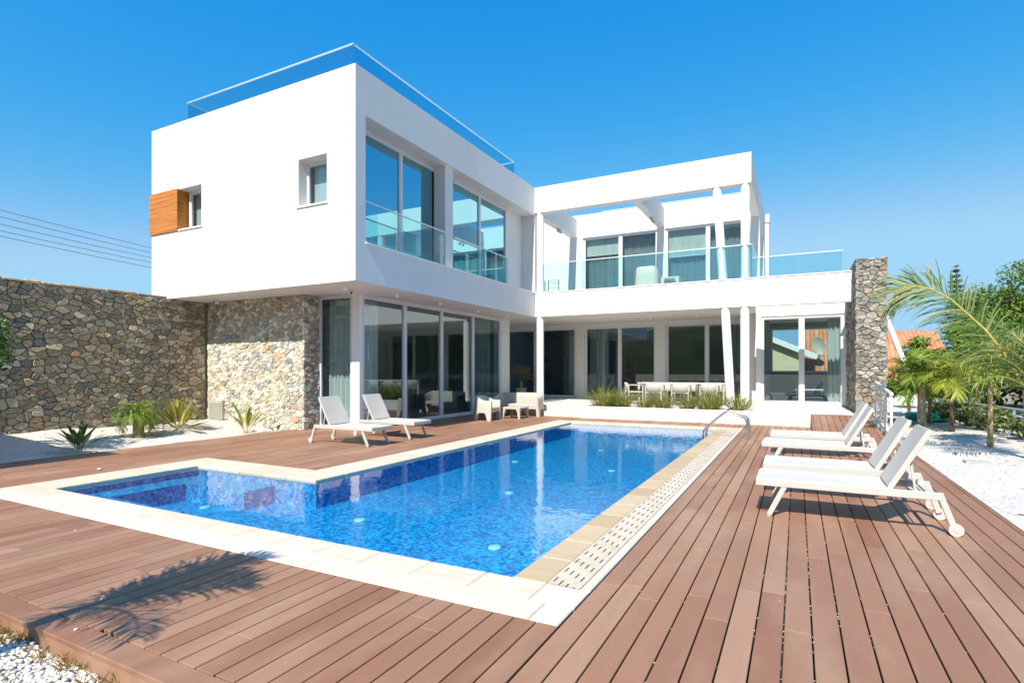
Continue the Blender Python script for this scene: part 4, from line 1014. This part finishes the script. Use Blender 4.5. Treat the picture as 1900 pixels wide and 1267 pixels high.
# ------------------------------------------------------------------ vegetation helpers
def frond(R, Lf, base, az, el, L, droop, n, ll, lw, rg, r0=.012, sa=55, ld=.45, pts=None, flop=0, nrm=None):
    base = Vector(base)
    if pts is None:
        pts = [base.copy()]; K = 14
        for i in range(K):
            e = el-droop*((i+.5)/K)**1.4; pts.append(pts[-1]+Vector((math.cos(e)*math.cos(az), math.cos(e)*math.sin(az), math.sin(e)))*L/K)
    pts = [Vector(p) for p in pts]; K = len(pts)-1
    L = sum((pts[i+1]-pts[i]).length for i in range(K))
    R.tube(pts, [r0*(1-.8*i/K)+.0015 for i in range(K+1)], 6)
    for i in range(n):
        t = .10+.89*(i+rg.uniform(-.2, .2))/n; t = min(.995, max(.05, t)); q = t*K; k = min(K-1, int(q)); p = pts[k].lerp(pts[k+1], q-k); d = (pts[k+1]-pts[k]).normalized()
        s = d.cross(Vector(nrm or (0, 0, 1)))
        if s.length < .05: s = Vector((-math.sin(az), math.cos(az), 0))
        s.normalize(); up = s.cross(d)
        prof = max(.15, math.sin(math.pi*(.12+.80*t))**.7)
        for sg in (-1, 1):
            if rg.random() < .05: continue
            a = rad(sa*(1-.45*t)+rg.uniform(-8, 8)); dr = (d*math.cos(a)+s*sg*math.sin(a)+up*(rg.uniform(.05, .35)-flop)).normalized()
            l = ll*prof*rg.uniform(.8, 1.12); wv = dr.cross(up); wv = wv.normalized()*lw*rg.uniform(.8, 1.2)/2; dd = ld*rg.uniform(.5, 1.5)
            m1 = p+dr*l*.45-Vector((0, 0, 1))*l*.12*dd; m2 = p+dr*l*.80-Vector((0, 0, 1))*l*.42*dd; tp = p+dr*l*.98-Vector((0, 0, 1))*l*.75*dd
            Lf.add([p-wv*.6, p+wv*.6, m1+wv, m1-wv, m2+wv*.7, m2-wv*.7, tp], [(0, 1, 2, 3), (3, 2, 4, 5), (5, 4, 6)])
def palm(label, loc, th, r0, r1, nf, L, ll, lw, seed, ml, mt, el=(65, -10), droop=1.5, lean=(0, 0), n=26, cat='palm', r_r=.012, name='palm_tree', azr=None, shaft=False):
    rg = random.Random(seed); t = thing(name, label, cat, loc); R, Lf, T = MB(), MB(), MB(); K = 16; tp = []
    rs = []
    for i in range(K+1):
        u = i/K; tp.append((lean[0]*u*u, lean[1]*u*u, th*u)); rs.append((r0+(r1-r0)*u)*(1+.05*(i % 2))*(1.25-.25*min(1, u*6)))
    if shaft: rs[-3] *= 1.35; rs[-2] *= 1.25; rs[-1] *= .8
    T.tube(tp, rs, 12); T.build('trunk', mt, t, smooth=True)
    top = Vector(tp[-1])
    for i in range(nf):
        az = (2*math.pi*i*.618 if azr is None else rg.uniform(*azr))+rg.uniform(-.25, .25); u = i/max(1, nf-1)
        frond(R, Lf, top+Vector((math.cos(az)*r1*.6, math.sin(az)*r1*.6, -.03*u)), az, rad(el[0]+(el[1]-el[0])*u+rg.uniform(-8, 8)), L*rg.uniform(.85, 1.1), droop*rg.uniform(.8, 1.2), n, ll, lw, rg, r_r)
    R.build('frond_stem', m_rachis, t, smooth=True); Lf.build('fronds', ml, t)
    return t
def blade_clump(name, label, cat, loc, n, h, spread, w_, seed, ml, group=None, up=.2, curl=.8):
    rg = random.Random(seed); t = MB()
    for i in range(n):
        az = rg.uniform(0, 2*math.pi); r = spread*.22*math.sqrt(rg.random()); b = Vector((math.cos(az)*r, math.sin(az)*r, -.02)); a2 = az+rg.uniform(-.6, .6)
        tilt = rg.uniform(.12, 1)*spread/h; l = h*rg.uniform(.55, 1.1); wv = Vector((-math.sin(a2), math.cos(a2), 0))*w_*rg.uniform(.7, 1.2)/2; o = len(t.v); K = 4
        for k in range(K+1):
            u = k/K; c = b+Vector((math.cos(a2)*tilt*l*(u+curl*u*u)/(1+curl), math.sin(a2)*tilt*l*(u+curl*u*u)/(1+curl), l*(u-curl*.35*tilt*u*u))); ww = wv*(1-.15*u if u < .55 else 1-(u-.4)*1.55)
            t.v += [tuple(c-ww), tuple(c+ww)]
        for k in range(K): a = o+2*k; t.f.append((a, a+1, a+3, a+2))
    return tag(t.build(name, ml, origin=None), label, cat, group) if loc is None else tag(_place(t.build(name, ml), loc), label, cat, group)
def _place(o, loc): o.location = loc; return o
def big_leaf(mb, p, az, el, l, w_, rg, curl=.7, stem=.35):
    """broad paddle leaf on a stalk"""
    d0 = Vector((math.cos(az), math.sin(az), 0)); s = Vector((-math.sin(az), math.cos(az), 0)); K = 8; e = el; c = Vector(p); o = len(mb.v)
    for k in range(K+1):
        u = k/K; ww = .012 if u < stem else w_*math.sin(math.pi*min(1, (u-stem)/(1-stem)*.92+.08))**.8
        up = Vector((0, 0, 1))*math.cos(e)-d0*math.sin(e)
        mb.v += [tuple(c-s*ww/2+up*ww*.18), tuple(c), tuple(c+s*ww/2+up*ww*.18)]
        c = c+(d0*math.cos(e)+Vector((0, 0, 1))*math.sin(e))*l/K; e -= curl/K*(1 if u > stem*.6 else .2)
    for k in range(K):
        a = o+3*k; mb.f += [(a, a+1, a+4, a+3), (a+1, a+2, a+5, a+4)]
def leafy(mb, c, rx, ry, rz_, n, ls, rg, clumps=26, flat=.35, low=-1):
    """leaf quads gathered in clumps spread over an uneven crown"""
    cl = []
    for _ in range(clumps):
        while True:
            v = Vector((rg.uniform(-1, 1), rg.uniform(-1, 1), rg.uniform(low, 1)))
            if .25 < v.length < 1: break
        v = v*(.72+.28*rg.random()); cl.append((Vector((c[0]+v.x*rx, c[1]+v.y*ry, c[2]+v.z*rz_)), rg.uniform(.22, .42)))
    for i in range(n):
        p, k = cl[rg.randrange(len(cl))]; dv = Vector((rg.gauss(0, 1), rg.gauss(0, 1), rg.gauss(0, 1))); dv = dv.normalized()*(rg.random()**.45); q = p+Vector((dv.x*rx*k, dv.y*ry*k, dv.z*rz_*k*.8))
        nrm = (dv+Vector((rg.gauss(0, .5), rg.gauss(0, .5), rg.gauss(.5, .5)))).normalized(); a = nrm.orthogonal().normalized(); a = Matrix.Rotation(rg.uniform(0, 6.28), 3, nrm) @ a; b = nrm.cross(a); l = ls*rg.uniform(.6, 1.3); w2 = l*flat
        mb.add([q-a*l*.5, q-a*l*.05+b*w2*.5, q+a*l*.5-nrm*l*.12, q-a*l*.05-b*w2*.5], [(0, 1, 2, 3)])
def tree(name, label, loc, th, tr_, crown, n, ls, seed, ml, mt=None, clumps=26, limbs=5, low=-.6, flat=.4, group=None, cat='tree'):
    rg = random.Random(seed); t = thing(name, label, cat, loc, 0, group); T = MB(); T.tube([(0, 0, -.6), (.03, 0, th*.4), (-.02, .03, th)], [tr_*1.25, tr_, tr_*.75], 10)
    cx, cy_, cz, rx, ry, rz_ = crown
    for i in range(limbs):
        a = 2*math.pi*i/limbs+rg.uniform(-.4, .4); e = Vector((cx+math.cos(a)*rx*.6, cy_+math.sin(a)*ry*.6, cz+rg.uniform(-.1, .5)*rz_)); m_ = Vector((0, 0, th)).lerp(e, .5)+Vector((0, 0, .12*rz_)); T.tube([(0, 0, th*.92), m_, e], [tr_*.6, tr_*.38, tr_*.14], 7)
    T.build('trunk', mt or m_bark, t, smooth=True)
    C = MB(); leafy(C, (cx, cy_, cz), rx, ry, rz_, n, ls, rg, clumps, flat, low); C.build('crown', ml, t); return t

# planter tufts
for i, (x, h, n, lb) in enumerate(((-5.55, .62, 190, 'tall spiky grass tuft at the left end of the planter'), (-4.98, .55, 170, 'arching grass tuft second from the left in the planter'), (-4.22, .5, 120, 'small grass tuft in front of the sideways dining chair'), (-3.66, .56, 140, 'grass tuft in front of the middle dining chair'),
        (-2.93, .42, 120, 'low grass tuft in the right half of the planter'), (-2.33, .66, 190, 'tall grass tuft in front of the right dining chair'), (-1.5, .55, 130, 'isolated grass tuft at the foot of the two columns'))):
    blade_clump('grass_tuft', lb, 'plant', (x, 17.2+.06*(i % 2), .29), int(n*1.4), h*1.45, h*1.95, .015, 60+i, m_grass, 'grass tufts in the white planter')
blade_clump('grass_tuft', 'short drooping grass tuft squeezed between the two left planter tufts', 'plant', (-5.25, 17.45, .29), 130, .72, .9, .016, 71, m_grass, 'grass tufts in the white planter')
# left gravel bed plants
def paddle_plant(label, loc, nl, l, w_, seed, ml, el=(80, 25)):
    rg = random.Random(seed); t = MB()
    for i in range(nl):
        az = 2.4*i+rg.uniform(-.3, .3); u = i/max(1, nl-1); big_leaf(t, (math.cos(az)*.05, math.sin(az)*.05, -.02), az, rad(el[0]+(el[1]-el[0])*u), l*rg.uniform(.75, 1.1), w_*rg.uniform(.8, 1.2), rg, rg.uniform(.3, .9))
    return tag(_place(t.build('paddle_leaf_plant', ml, smooth=True), loc), label, 'plant', 'paddle-leaved plants in the left gravel bed')
paddle_plant('dark green paddle-leaved plant at the front of the left gravel bed', (-12.38, 5.66, -.04), 24, .62, .075, 5, m_strel)
paddle_plant('broad yellow-green plant near the corner of the stone walls', (-13.62, 8.35, .06), 44, .85, .085, 6, m_yel, (82, 10))
paddle_plant('thin upright yellowish plant in front of the sunlit stone facade', (-12.09, 9.1, -.02), 12, .85, .085, 7, m_yel, (85, 48))
paddle_plant('tiny green seedling at the edge of the deck by the stone facade', (-11.75, 9.7, -.04), 7, .28, .06, 8, m_strel, (60, 15))
palm('short bright green palm with drooping fronds in the left gravel bed', (-13.24, 7.22, .0), .50, .11, .10, 36, .56, .25, .010, 12, m_palm, m_trunk_p, (82, 5), 2.2, n=28)
tree('citrus_tree', 'leafy green tree at the left edge, only its branch tips showing', (-13.9, 3.7, 0), 1.6, .07, (.9, .55, 2.55, 1.05, .95, 1.05), 900, .17, 14, m_glossleaf, clumps=16, low=-.9)
rw = thing('shadow_wall', 'unseen stone wall added left of the picture to shade the deck edge', 'wall', (-13.2, 3.1, 0))  # assumed wall out of view, sized to cast the shadow on the left deck edge
b = MB(); b.box(XW-.05, -10.8, 2.9, 3.3, -.6, 2.55); wbuild(b, 'mortar_core', m_mortar, rw)
b = MB(); stone_face(b, (XW, 3.3, -.2), (1, 0, 0), (0, 0, 1), (0, 1, 0), 4.2, 2.7, 41, .3); wbuild(b, 'stonework', m_stone, rw)

# palm outside the frame at the near left: its shadow lies across the deck
palm('young palm beside the near deck edge, casting its shadow on the boards', (-3.97, .45, -.17), 1.74, .055, .042, 12, .92, .36, .015, 33, m_palm, m_trunk_p, (88, 44), 1.15, n=38, shaft=True, azr=(-1.7, 1.9))

# right garden
palm('palm with a pale thick trunk and full drooping green crown right of the stone pier', (3.22, 19.75, -.1), 1.2, .115, .085, 30, 1.5, .52, .02, 51, m_palm, m_trunk_w, (86, 22), 1.9, n=44)
palm('slim palm with a bare trunk and short yellowish crown in the white gravel', (3.69, 15.26, -.12), 1.72, .05, .042, 20, .75, .36, .017, 52, m_palm_y, m_trunk_p, (88, 15), 1.8, n=30)
palm('small palm with a dark trunk between the pale-trunked and slim palms', (3.64, 18.33, -.1), 1.35, .055, .045, 20, 1.0, .42, .018, 53, m_palm_y, m_bark, (86, 12), 1.9, n=32)
palm('palm with an olive trunk right behind the pale-trunked palm', (3.62, 20.9, -.1), 1.5, .055, .045, 20, 1.2, .46, .018, 54, m_palm_y, m_trunk_p, (86, 12), 1.9, n=32)
lp = palm('large palm leaning in from the right edge with a long yellow-stemmed frond', (3.98, 12.6, -.12), 1.1, .12, .09, 6, 1.7, .6, .02, 55, m_palm_g, m_trunk_p, (85, 55), 1.3, lean=(-.12, .35), n=30, azr=(1.7, 4.2))
R, Lf = MB(), MB(); rg = random.Random(77)
fp = [(3.80, 12.9, .95), (3.60, 12.98, 1.25), (3.33, 13, 1.83), (3.08, 13, 2.24), (2.82, 13, 2.55), (2.55, 13, 2.86), (2.28, 13, 3.05), (2.05, 13, 3.13), (1.85, 13, 3.12), (1.68, 13, 3.02)]
fine = []
for i in range(len(fp)-1):
    for k in range(3): fine.append(tuple(Vector(fp[i]).lerp(Vector(fp[i+1]), k/3)))
fine.append(fp[-1]); fine = [(x-3.98, y-12.6, z+.12) for x, y, z in fine]
frond(R, Lf, (0, 0, 0), math.pi, 0, 1, 0, 116, .95, .023, rg, .026, 60, .6, fine, .1, (.1, -.9, .42))
for az, el, L in ((1.8, 74, 2.0), (2.4, 86, 1.9)):
    frond(R, Lf, (-.12, .35, 1.15), az, rad(el), L, 1.3, 44, .62, .02, rg, .018, 60, .6)
R.build('frond_stem', m_rachis, lp, smooth=True); Lf.build('fronds', m_palm_g, lp)
tree('small_tree', 'small round dark-leaved tree on a thin stem beside the turquoise tarp', (3.55, 24.2, -.1), .5, .05, (0, 0, 1.0, .75, .75, .62), 1500, .16, 61, m_glossleaf, clumps=22)
# hedge
hd = thing('hedge', 'loose olive-green hedge in front of the white garden fence', 'hedge', (4.9, 18, -.1)); C = MB(); rg = random.Random(62)
for i in range(26):
    y = 13.2+i*.42; x = 4.18+(23.5-y)*.095+rg.uniform(-.08, .08); leafy(C, (x-4.9, y-18, .34), .42, .36, .36+rg.uniform(-.04, .1), 460, .10, rg, 9, .45, -.8)
C.build('foliage', m_hedge, hd)
S = MB()
for i in range(26): y = 13.2+i*.42; x = 4.18+(23.5-y)*.095; S.tube([(x-4.9, y-18, -.05), (x-4.88, y-18.03, .4)], [.02, .012], 5)
S.build('stems', m_bark, hd)
gf = thing('garden_fence', 'low white garden wall topped with a thin rail behind the hedge', 'fence', (5.5, 20, 0))
def fx(y): return 4.55+(27-y)*.105
b = MB(); ys = [10+i for i in range(18)]
for y in ys: b.add([(fx(y), y, -.6), (fx(y+1), y+1, -.6), (fx(y+1)+.15, y+1, -.6), (fx(y)+.15, y, -.6), (fx(y), y, .26), (fx(y+1), y+1, .26), (fx(y+1)+.15, y+1, .26), (fx(y)+.15, y, .26)], [(0, 3, 2, 1), (4, 5, 6, 7), (0, 1, 5, 4), (2, 3, 7, 6)])
wbuild(b, 'wall', m_fence, gf)
b = MB(); b.bar((fx(10)+.07, 10, .44), (fx(28)+.07, 28, .44), .05, .05); wbuild(b, 'rail', m_fence, gf)
for i, y in enumerate(range(10, 29, 2)):
    b = MB(); b.box(fx(y)+.045, fx(y)+.095, y-.025, y+.025, .262, .42); wbuild(b, 'post', m_fence, gf)
tp = thing('tarpaulin', 'turquoise covered round tub on the gravel between palms and hedge', 'tub', (3.85, 22.6, -.1))
b = MB(); b.tube([(0, 0, .0), (0, 0, .16), (0, 0, .2), (0, 0, .21)], [.62, .64, .60, .3], 24); smooth_angle(b.build('tub', m_teal, tp, recalc=True), 40)
dc_ = MB(); dc_.bbox(2.62, 2.98, 12.2, 12.42, -.13, -.075, .01); tag(dc_.build('drain_cover', m_gpanel), 'small grey drain cover lying in the white gravel', 'drain cover')

# big trees behind the fence, each its own
tree('pine_tree', 'broad dark pine rising at the right edge behind the fence', (8.6, 29.5, -.5), 3.0, .26, (.6, 1, 4.1, 3.2, 3.2, 2.7), 30000, .15, 81, m_tree_d, clumps=60, low=-.75, flat=.5)
tree('pine_tree', 'dark pine standing farther back, beside the broad edge pine', (10.6, 37, -.5), 2.6, .26, (0, 0, 4.0, 3.0, 3.0, 2.7), 22000, .18, 82, m_tree_d, clumps=46, low=-.9, flat=.5)
tree('pine_tree', 'tall dark pine partly outside the right edge of the view', (12.8, 33, -.5), 3.5, .3, (0, 0, 4.2, 3.6, 3.6, 2.8), 16000, .2, 83, m_tree_d, clumps=46, low=-.7, flat=.5)
tree('broadleaf_tree', 'bright green leafy tree behind the slim palms', (5.9, 28, -.5), 1.3, .13, (0, 0, 2.5, 1.75, 1.7, 1.5), 12000, .14, 84, m_tree_l, clumps=40, low=-.9, flat=.5)
tree('broadleaf_tree', 'bright green tree over the hedge behind the small palm', (7.3, 26, -.5), 1.5, .13, (0, .3, 2.5, 1.4, 1.5, 1.15), 10000, .13, 85, m_tree_l, clumps=36, low=-.8, flat=.5)
for i, (x, y, s) in enumerate(((10.5, 42, 3.0), (15, 40, 3.2), (6.8, 44, 2.4), (12, 27.5, 2.2), (18, 36, 3.4))):
    tree('shrub', ('dense dark shrub in the shade behind the pines', 'dark shrub far right in the shade behind the trees', 'dark shrub beside the tiled house', 'dark shrub under the edge pine', 'dark shrub farthest right beyond the trees')[i], (x, y, -.6), .5, .1, (0, 0, s*.55, s*1.1, s, s*.62), 3600, .3, 90+i, m_tree_d, clumps=34, low=-.9, flat=.55, group='dark shrubs behind the garden', cat='shrub')
cf = thing('conifer', 'tall tiered conifer whose pointed tip shows above the palm frond', 'tree', (12.2, 60, -1.3)); b = MB(); b.tube([(0, 0, 0), (0, 0, 11.4)], [.3, .03], 8); b.build('trunk', m_bark, cf)
C = MB(); rg = random.Random(99)
for k in range(5200):
    u = rg.random()**.75; tier = round((1-u)*22)/22; z = 2.2+9.6*(.75*tier+.25*(1-u)); rr = (12.0-z)*.30*rg.random()**.6*(.85+.15*math.sin(z*9)); az = rg.uniform(0, 6.28)
    d = Vector((math.cos(az), math.sin(az), 0)); s = Vector((-math.sin(az), math.cos(az), 0))*.05; p = d*rr+Vector((0, 0, z-.10*rr)); q = p+d*rg.uniform(.12, .3)+Vector((rg.gauss(0, .1), rg.gauss(0, .1), rg.uniform(-.05, .28)))
    C.add([p-s, p+s, q], [(0, 1, 2)])
C.build('crown', m_conif, cf)
for i, (x, y, h) in enumerate(((-33, -12, 8.6), (-27, -18, 6.5))):
    t = thing('cypress', ('tall cypress behind the viewer, mirrored in the corner glass', 'shorter cypress behind the viewer, mirrored in the glazing')[i], 'tree', (x, y, -.6)); C = MB(); rg = random.Random(110+i)
    for k in range(3000):
        u = rg.random(); r = .95*math.sin(math.pi*min(1, .12+.88*u))**.7*(1-u*.45)*math.sqrt(rg.random()); a = rg.uniform(0, 6.28); p = Vector((r*math.cos(a), r*math.sin(a), .3+u*h)); q = Vector((rg.gauss(0, .1), rg.gauss(0, .1), rg.uniform(.15, .35))); s = Vector((-math.sin(a), math.cos(a), 0))*.06
        C.add([p-s, p+s, p+q], [(0, 1, 2)])
    C.build('crown', m_conif, t); b = MB(); b.tube([(0, 0, 0), (0, 0, h*.8)], [.16, .04], 8); b.build('trunk', m_bark, t)
# potted fan palm at the terrace corner
fpm = thing('fan_palm', 'dry-tipped fan palm in a pot at the inner corner of the terrace', 'palm', (-10.35, 20.9, ZTER))
b = MB(); b.tube([(0, 0, 0), (0, 0, .38), (0, 0, .42)], [.17, .23, .24], 20); b.build('pot', m_plastic, fpm, recalc=True)
b = MB(); b.tube([(0, 0, .40), (0, 0, .72)], [.07, .06], 10); b.build('trunk', m_trunk_p, fpm)
C = MB(); rg = random.Random(120)
for i in range(15):
    az = 2.4*i; el = rad(75-5.5*i+rg.uniform(-8, 8)); d = Vector((math.cos(el)*math.cos(az), math.cos(el)*math.sin(az), math.sin(el))); b0 = Vector((0, 0, .72)); c = b0+d*.42; s = d.orthogonal().normalized(); s = Vector((-math.sin(az), math.cos(az), 0)); up = s.cross(d)
    C.bar(b0, c, .012, .008)
    for k in range(17):
        a = rad(-105+210*k/16); q = d*math.cos(a)+s*math.sin(a); l = .46*(.75+.25*math.cos(a))*rg.uniform(.85, 1.1); wv = up.cross(q)*.014
        C.add([c, c+q*l*.6+wv, c+q*l-Vector((0, 0, .09)), c+q*l*.6-wv], [(0, 1, 2, 3)])
C.build('fronds', m_fanp, fpm)

# dry grass and pebbles along the near deck edge
pb = MB(); rg = random.Random(130)
def pebble(x, y, z, s):
    a = rg.uniform(0, 6.28); sx, sy, sz = s*rg.uniform(.7, 1.3), s*rg.uniform(.55, 1), s*rg.uniform(.4, .75); vs_ = []
    for u, r in ((-1, .0), (-.5, .85), (.3, .95), (.85, .5)):
        for k in range(6 if r else 1):
            t = 2*math.pi*k/6+.5*u; q = rg.uniform(.8, 1.15); px, py = sx*r*math.cos(t)*q, sy*r*math.sin(t)*q; vs_.append((x+px*math.cos(a)-py*math.sin(a), y+px*math.sin(a)+py*math.cos(a), z+sz*u))
    fs = [(0, 1+(k+1) % 6, 1+k) for k in range(6)]
    for ring in (1, 7):
        for k in range(6): fs.append((ring+k, ring+(k+1) % 6, ring+6+(k+1) % 6, ring+6+k))
    fs.append(tuple(13+k for k in range(6))); pb.add(vs_, fs)
for i in range(5200):
    x, y = rg.uniform(-5.4, -2.3), 1.58-abs(rg.gauss(0, .42)); pebble(x, y, g_near(x, y)+rg.uniform(-.004, .016), rg.uniform(.009, .022))
tag(pb.build('gravel_chips', m_pebs, smooth=True), kind='stuff')
dg = MB(); rg = random.Random(131)
for i in range(90):
    cx = rg.choice((-4.6, -4.45, -4.2, -4.05, -3.75, -3.5, -4.9, -3.2, -4.3))+rg.gauss(0, .07); cyy = rg.choice((1.54, 1.55, 1.52, 1.28, 1.24))+rg.gauss(0, .03)
    for k in range(rg.randint(8, 18)):
        az = rg.uniform(0, 6.28); l = rg.uniform(.02, .085); p = Vector((cx+rg.gauss(0, .02), cyy+rg.gauss(0, .015), -.11)); q = p+Vector((math.cos(az)*l*.7, math.sin(az)*l*.7, l*rg.uniform(.3, 1))); s = Vector((-math.sin(az), math.cos(az), 0))*.0022
        dg.add([p-s, p+s, (p+q)/2+s+Vector((0, 0, l*.15)), q, (p+q)/2-s+Vector((0, 0, l*.15))], [(0, 1, 2, 3, 4)])
tag(dg.build('dry_grass', m_dry), kind='stuff')
lf = MB(); rg = random.Random(140)
for i in range(260):
    if i < 170: x, y = rg.uniform(1.95, 5.5), rg.uniform(6, 19); z = g_right(x, y)+.012
    else: x, y = rg.uniform(-14.6, -11.6), rg.uniform(5.2, 9.8); z = g_left(x, y)+.012
    a = rg.uniform(0, 6.28); l = rg.uniform(.02, .07); d = Vector((math.cos(a), math.sin(a), rg.uniform(-.1, .25)))*l; s = Vector((-math.sin(a), math.cos(a), rg.uniform(-.3, .3)))*l*.28; p = Vector((x, y, z))
    lf.add([p-d, p+s, p+d, p-s], [(0, 1, 2, 3)])
tag(lf.build('leaf_litter', m_dry), kind='stuff')
pb = MB(); rg = random.Random(141)
for i in range(230):
    k = rg.choice((-1, 0, 0, 0, 1, 1, 2, 4, -4, 6, -6, 3)); pebble(PH+PITCH*k+rg.gauss(0, .003), rg.uniform(2.6, 8), -.012+rg.uniform(-.006, .01), rg.uniform(.003, .0055))
for i in range(60): pebble(rg.uniform(-4.5, 1.8), rg.uniform(1.7, 7), .002, rg.uniform(.002, .005))
pb.v = [v for v in pb.v]; tag(pb.build('gravel_chips', m_pebs, smooth=True), kind='stuff')
# stray pebbles on the boards
pos = [(-9.37, 4.55, 'largest white stone, lying on the deck left of the spa'), (-10.62, 4.28, 'white stone near the shaded left edge of the deck'), (-4.05, 1.98, 'small white stone beside the palm shadow'), (-3.71, 1.68, 'white stone on the near border board'), (-6.01, 2.72, 'white stone where deck meets near coping')]
for x, y, lb in pos:
    pb = MB(); s = .035 if 'largest' in lb else .012; pebble(0, 0, s*.45, s); tag(_place(pb.build('stone', m_pebble, smooth=True), (x, y, 0)), lb, 'stone', 'stray white stones on the deck')

# ------------------------------------------------------------------ neighbouring tiled house
nb = thing('tiled_house', 'neighbouring house with terracotta tile roof seen behind the stone pier', 'house', (2, 36, 0))
b = MB(); b.box(-3.0, 5.0, 34.2, 34.45, -.7, .75); b.box(4.85, 5.0, 34.45, 40, -.7, .75); b.add([(-4.5, 33.7, -.7), (.35, 33.7, -.7), (.35, 33.7, 2.35), (-1.6, 33.7, 3.35), (-4.5, 33.7, 1.9), (-4.5, 34.1, -.7), (.35, 34.1, -.7), (.35, 34.1, 2.35), (-1.6, 34.1, 3.35), (-4.5, 34.1, 1.9)], [(0, 1, 2, 3, 4), (5, 9, 8, 7, 6), (0, 5, 6, 1), (1, 6, 7, 2), (2, 7, 8, 3), (3, 8, 9, 4)])
wbuild(b, 'wall', m_beige, nb)
b = MB(); b.box(2.6, 5.6, 33.95, 34.19, -.7, .55); wbuild(b, 'white_base', m_fence, nb)
def roof(verts, th=.12):
    b = MB(); v0 = [Vector(v) for v in verts]; n = (v0[1]-v0[0]).cross(v0[2]-v0[0]).normalized()*th; b.add(v0+[v-n for v in v0], [(0, 1, 2, 3), (7, 6, 5, 4), (0, 4, 5, 1), (1, 5, 6, 2), (2, 6, 7, 3), (3, 7, 4, 0)]); return b
wbuild(roof([(.2, 33.6, .62), (5.15, 33.6, .62), (4.45, 37.5, 4.45), (.2, 37.5, 4.45)]), 'roof', m_tile, nb)
wbuild(roof([(5.0, 38.5, 3.0), (7.4, 38.5, 2.6), (7.4, 41, 3.9), (5.0, 41, 4.0)]), 'roof', m_tile, nb)
wbuild(roof([(-1.6, 33.4, 3.45), (.9, 33.4, 2.3), (.9, 35, 2.3), (-1.6, 35, 3.45)]), 'roof', m_tile, nb)
wbuild(roof([(-4.7, 33.4, 1.95), (-1.6, 33.4, 3.45), (-1.6, 35, 3.45), (-4.7, 35, 1.95)]), 'roof', m_tile, nb)
b = MB(); b.bar((-1.6, 33.38, 3.40), (.95, 33.38, 2.23), .08, .28); b.bar((-4.7, 33.38, 1.9), (-1.6, 33.38, 3.40), .08, .2); wbuild(b, 'fascia', m_fence, nb)
b = MB(); b.bar((5.16, 33.55, .70), (4.47, 37.5, 4.55), .22, .12); wbuild(b, 'verge', m_fence, nb)
ds = thing('satellite_dish', 'pale satellite dish on the neighbouring tiled roof, seen through the sliding door', 'dish', (1.05, 34.8, 2.0))
b = MB()
for j in range(6):
    for i in range(24): t, r = 2*math.pi*i/24, .46*j/5; b.v.append((r*math.cos(t)*.7+.0*t, .12*(r/.46)**2*-1-.5, .85+r*math.sin(t)-.3*r*math.cos(t)))
for j in range(5):
    for i in range(24): a, c = j*24+i, j*24+(i+1) % 24; b.f.append((a, c, c+24, a+24))
b.build('reflector', m_vent, ds, smooth=True)
b = MB(); b.bar((0, -.45, .75), (0, 0, -.3), .05, .05); b.build('mast', m_gpanel, ds)

# ------------------------------------------------------------------ overhead cables beyond the stone wall
for i, (p, q) in enumerate((((-61.64, 18.81, 15.75), (-64.31, 45.57, 14.9)), ((-61.64, 18.81, 15.15), (-64.31, 45.57, 14.38)), ((-61.64, 18.81, 14.47), (-64.31, 45.57, 13.93)), ((-61.64, 18.81, 13.89), (-64.31, 45.57, 13.43)), ((-61.64, 18.81, 13.44), (-64.31, 45.57, 12.8)))):
    p, q = Vector(p), Vector(q); b = MB(); b.tube([p.lerp(q, t/12)-Vector((0, 0, .5*math.sin(math.pi*t/12)*.35)) for t in range(13)], .022, 5)
    tag(b.build('power_cable', m_wire), ('topmost', 'second from the top', 'middle', 'second from the bottom', 'lowest')[i]+' of the five overhead cables left of the villa', 'cable', 'overhead power cables')
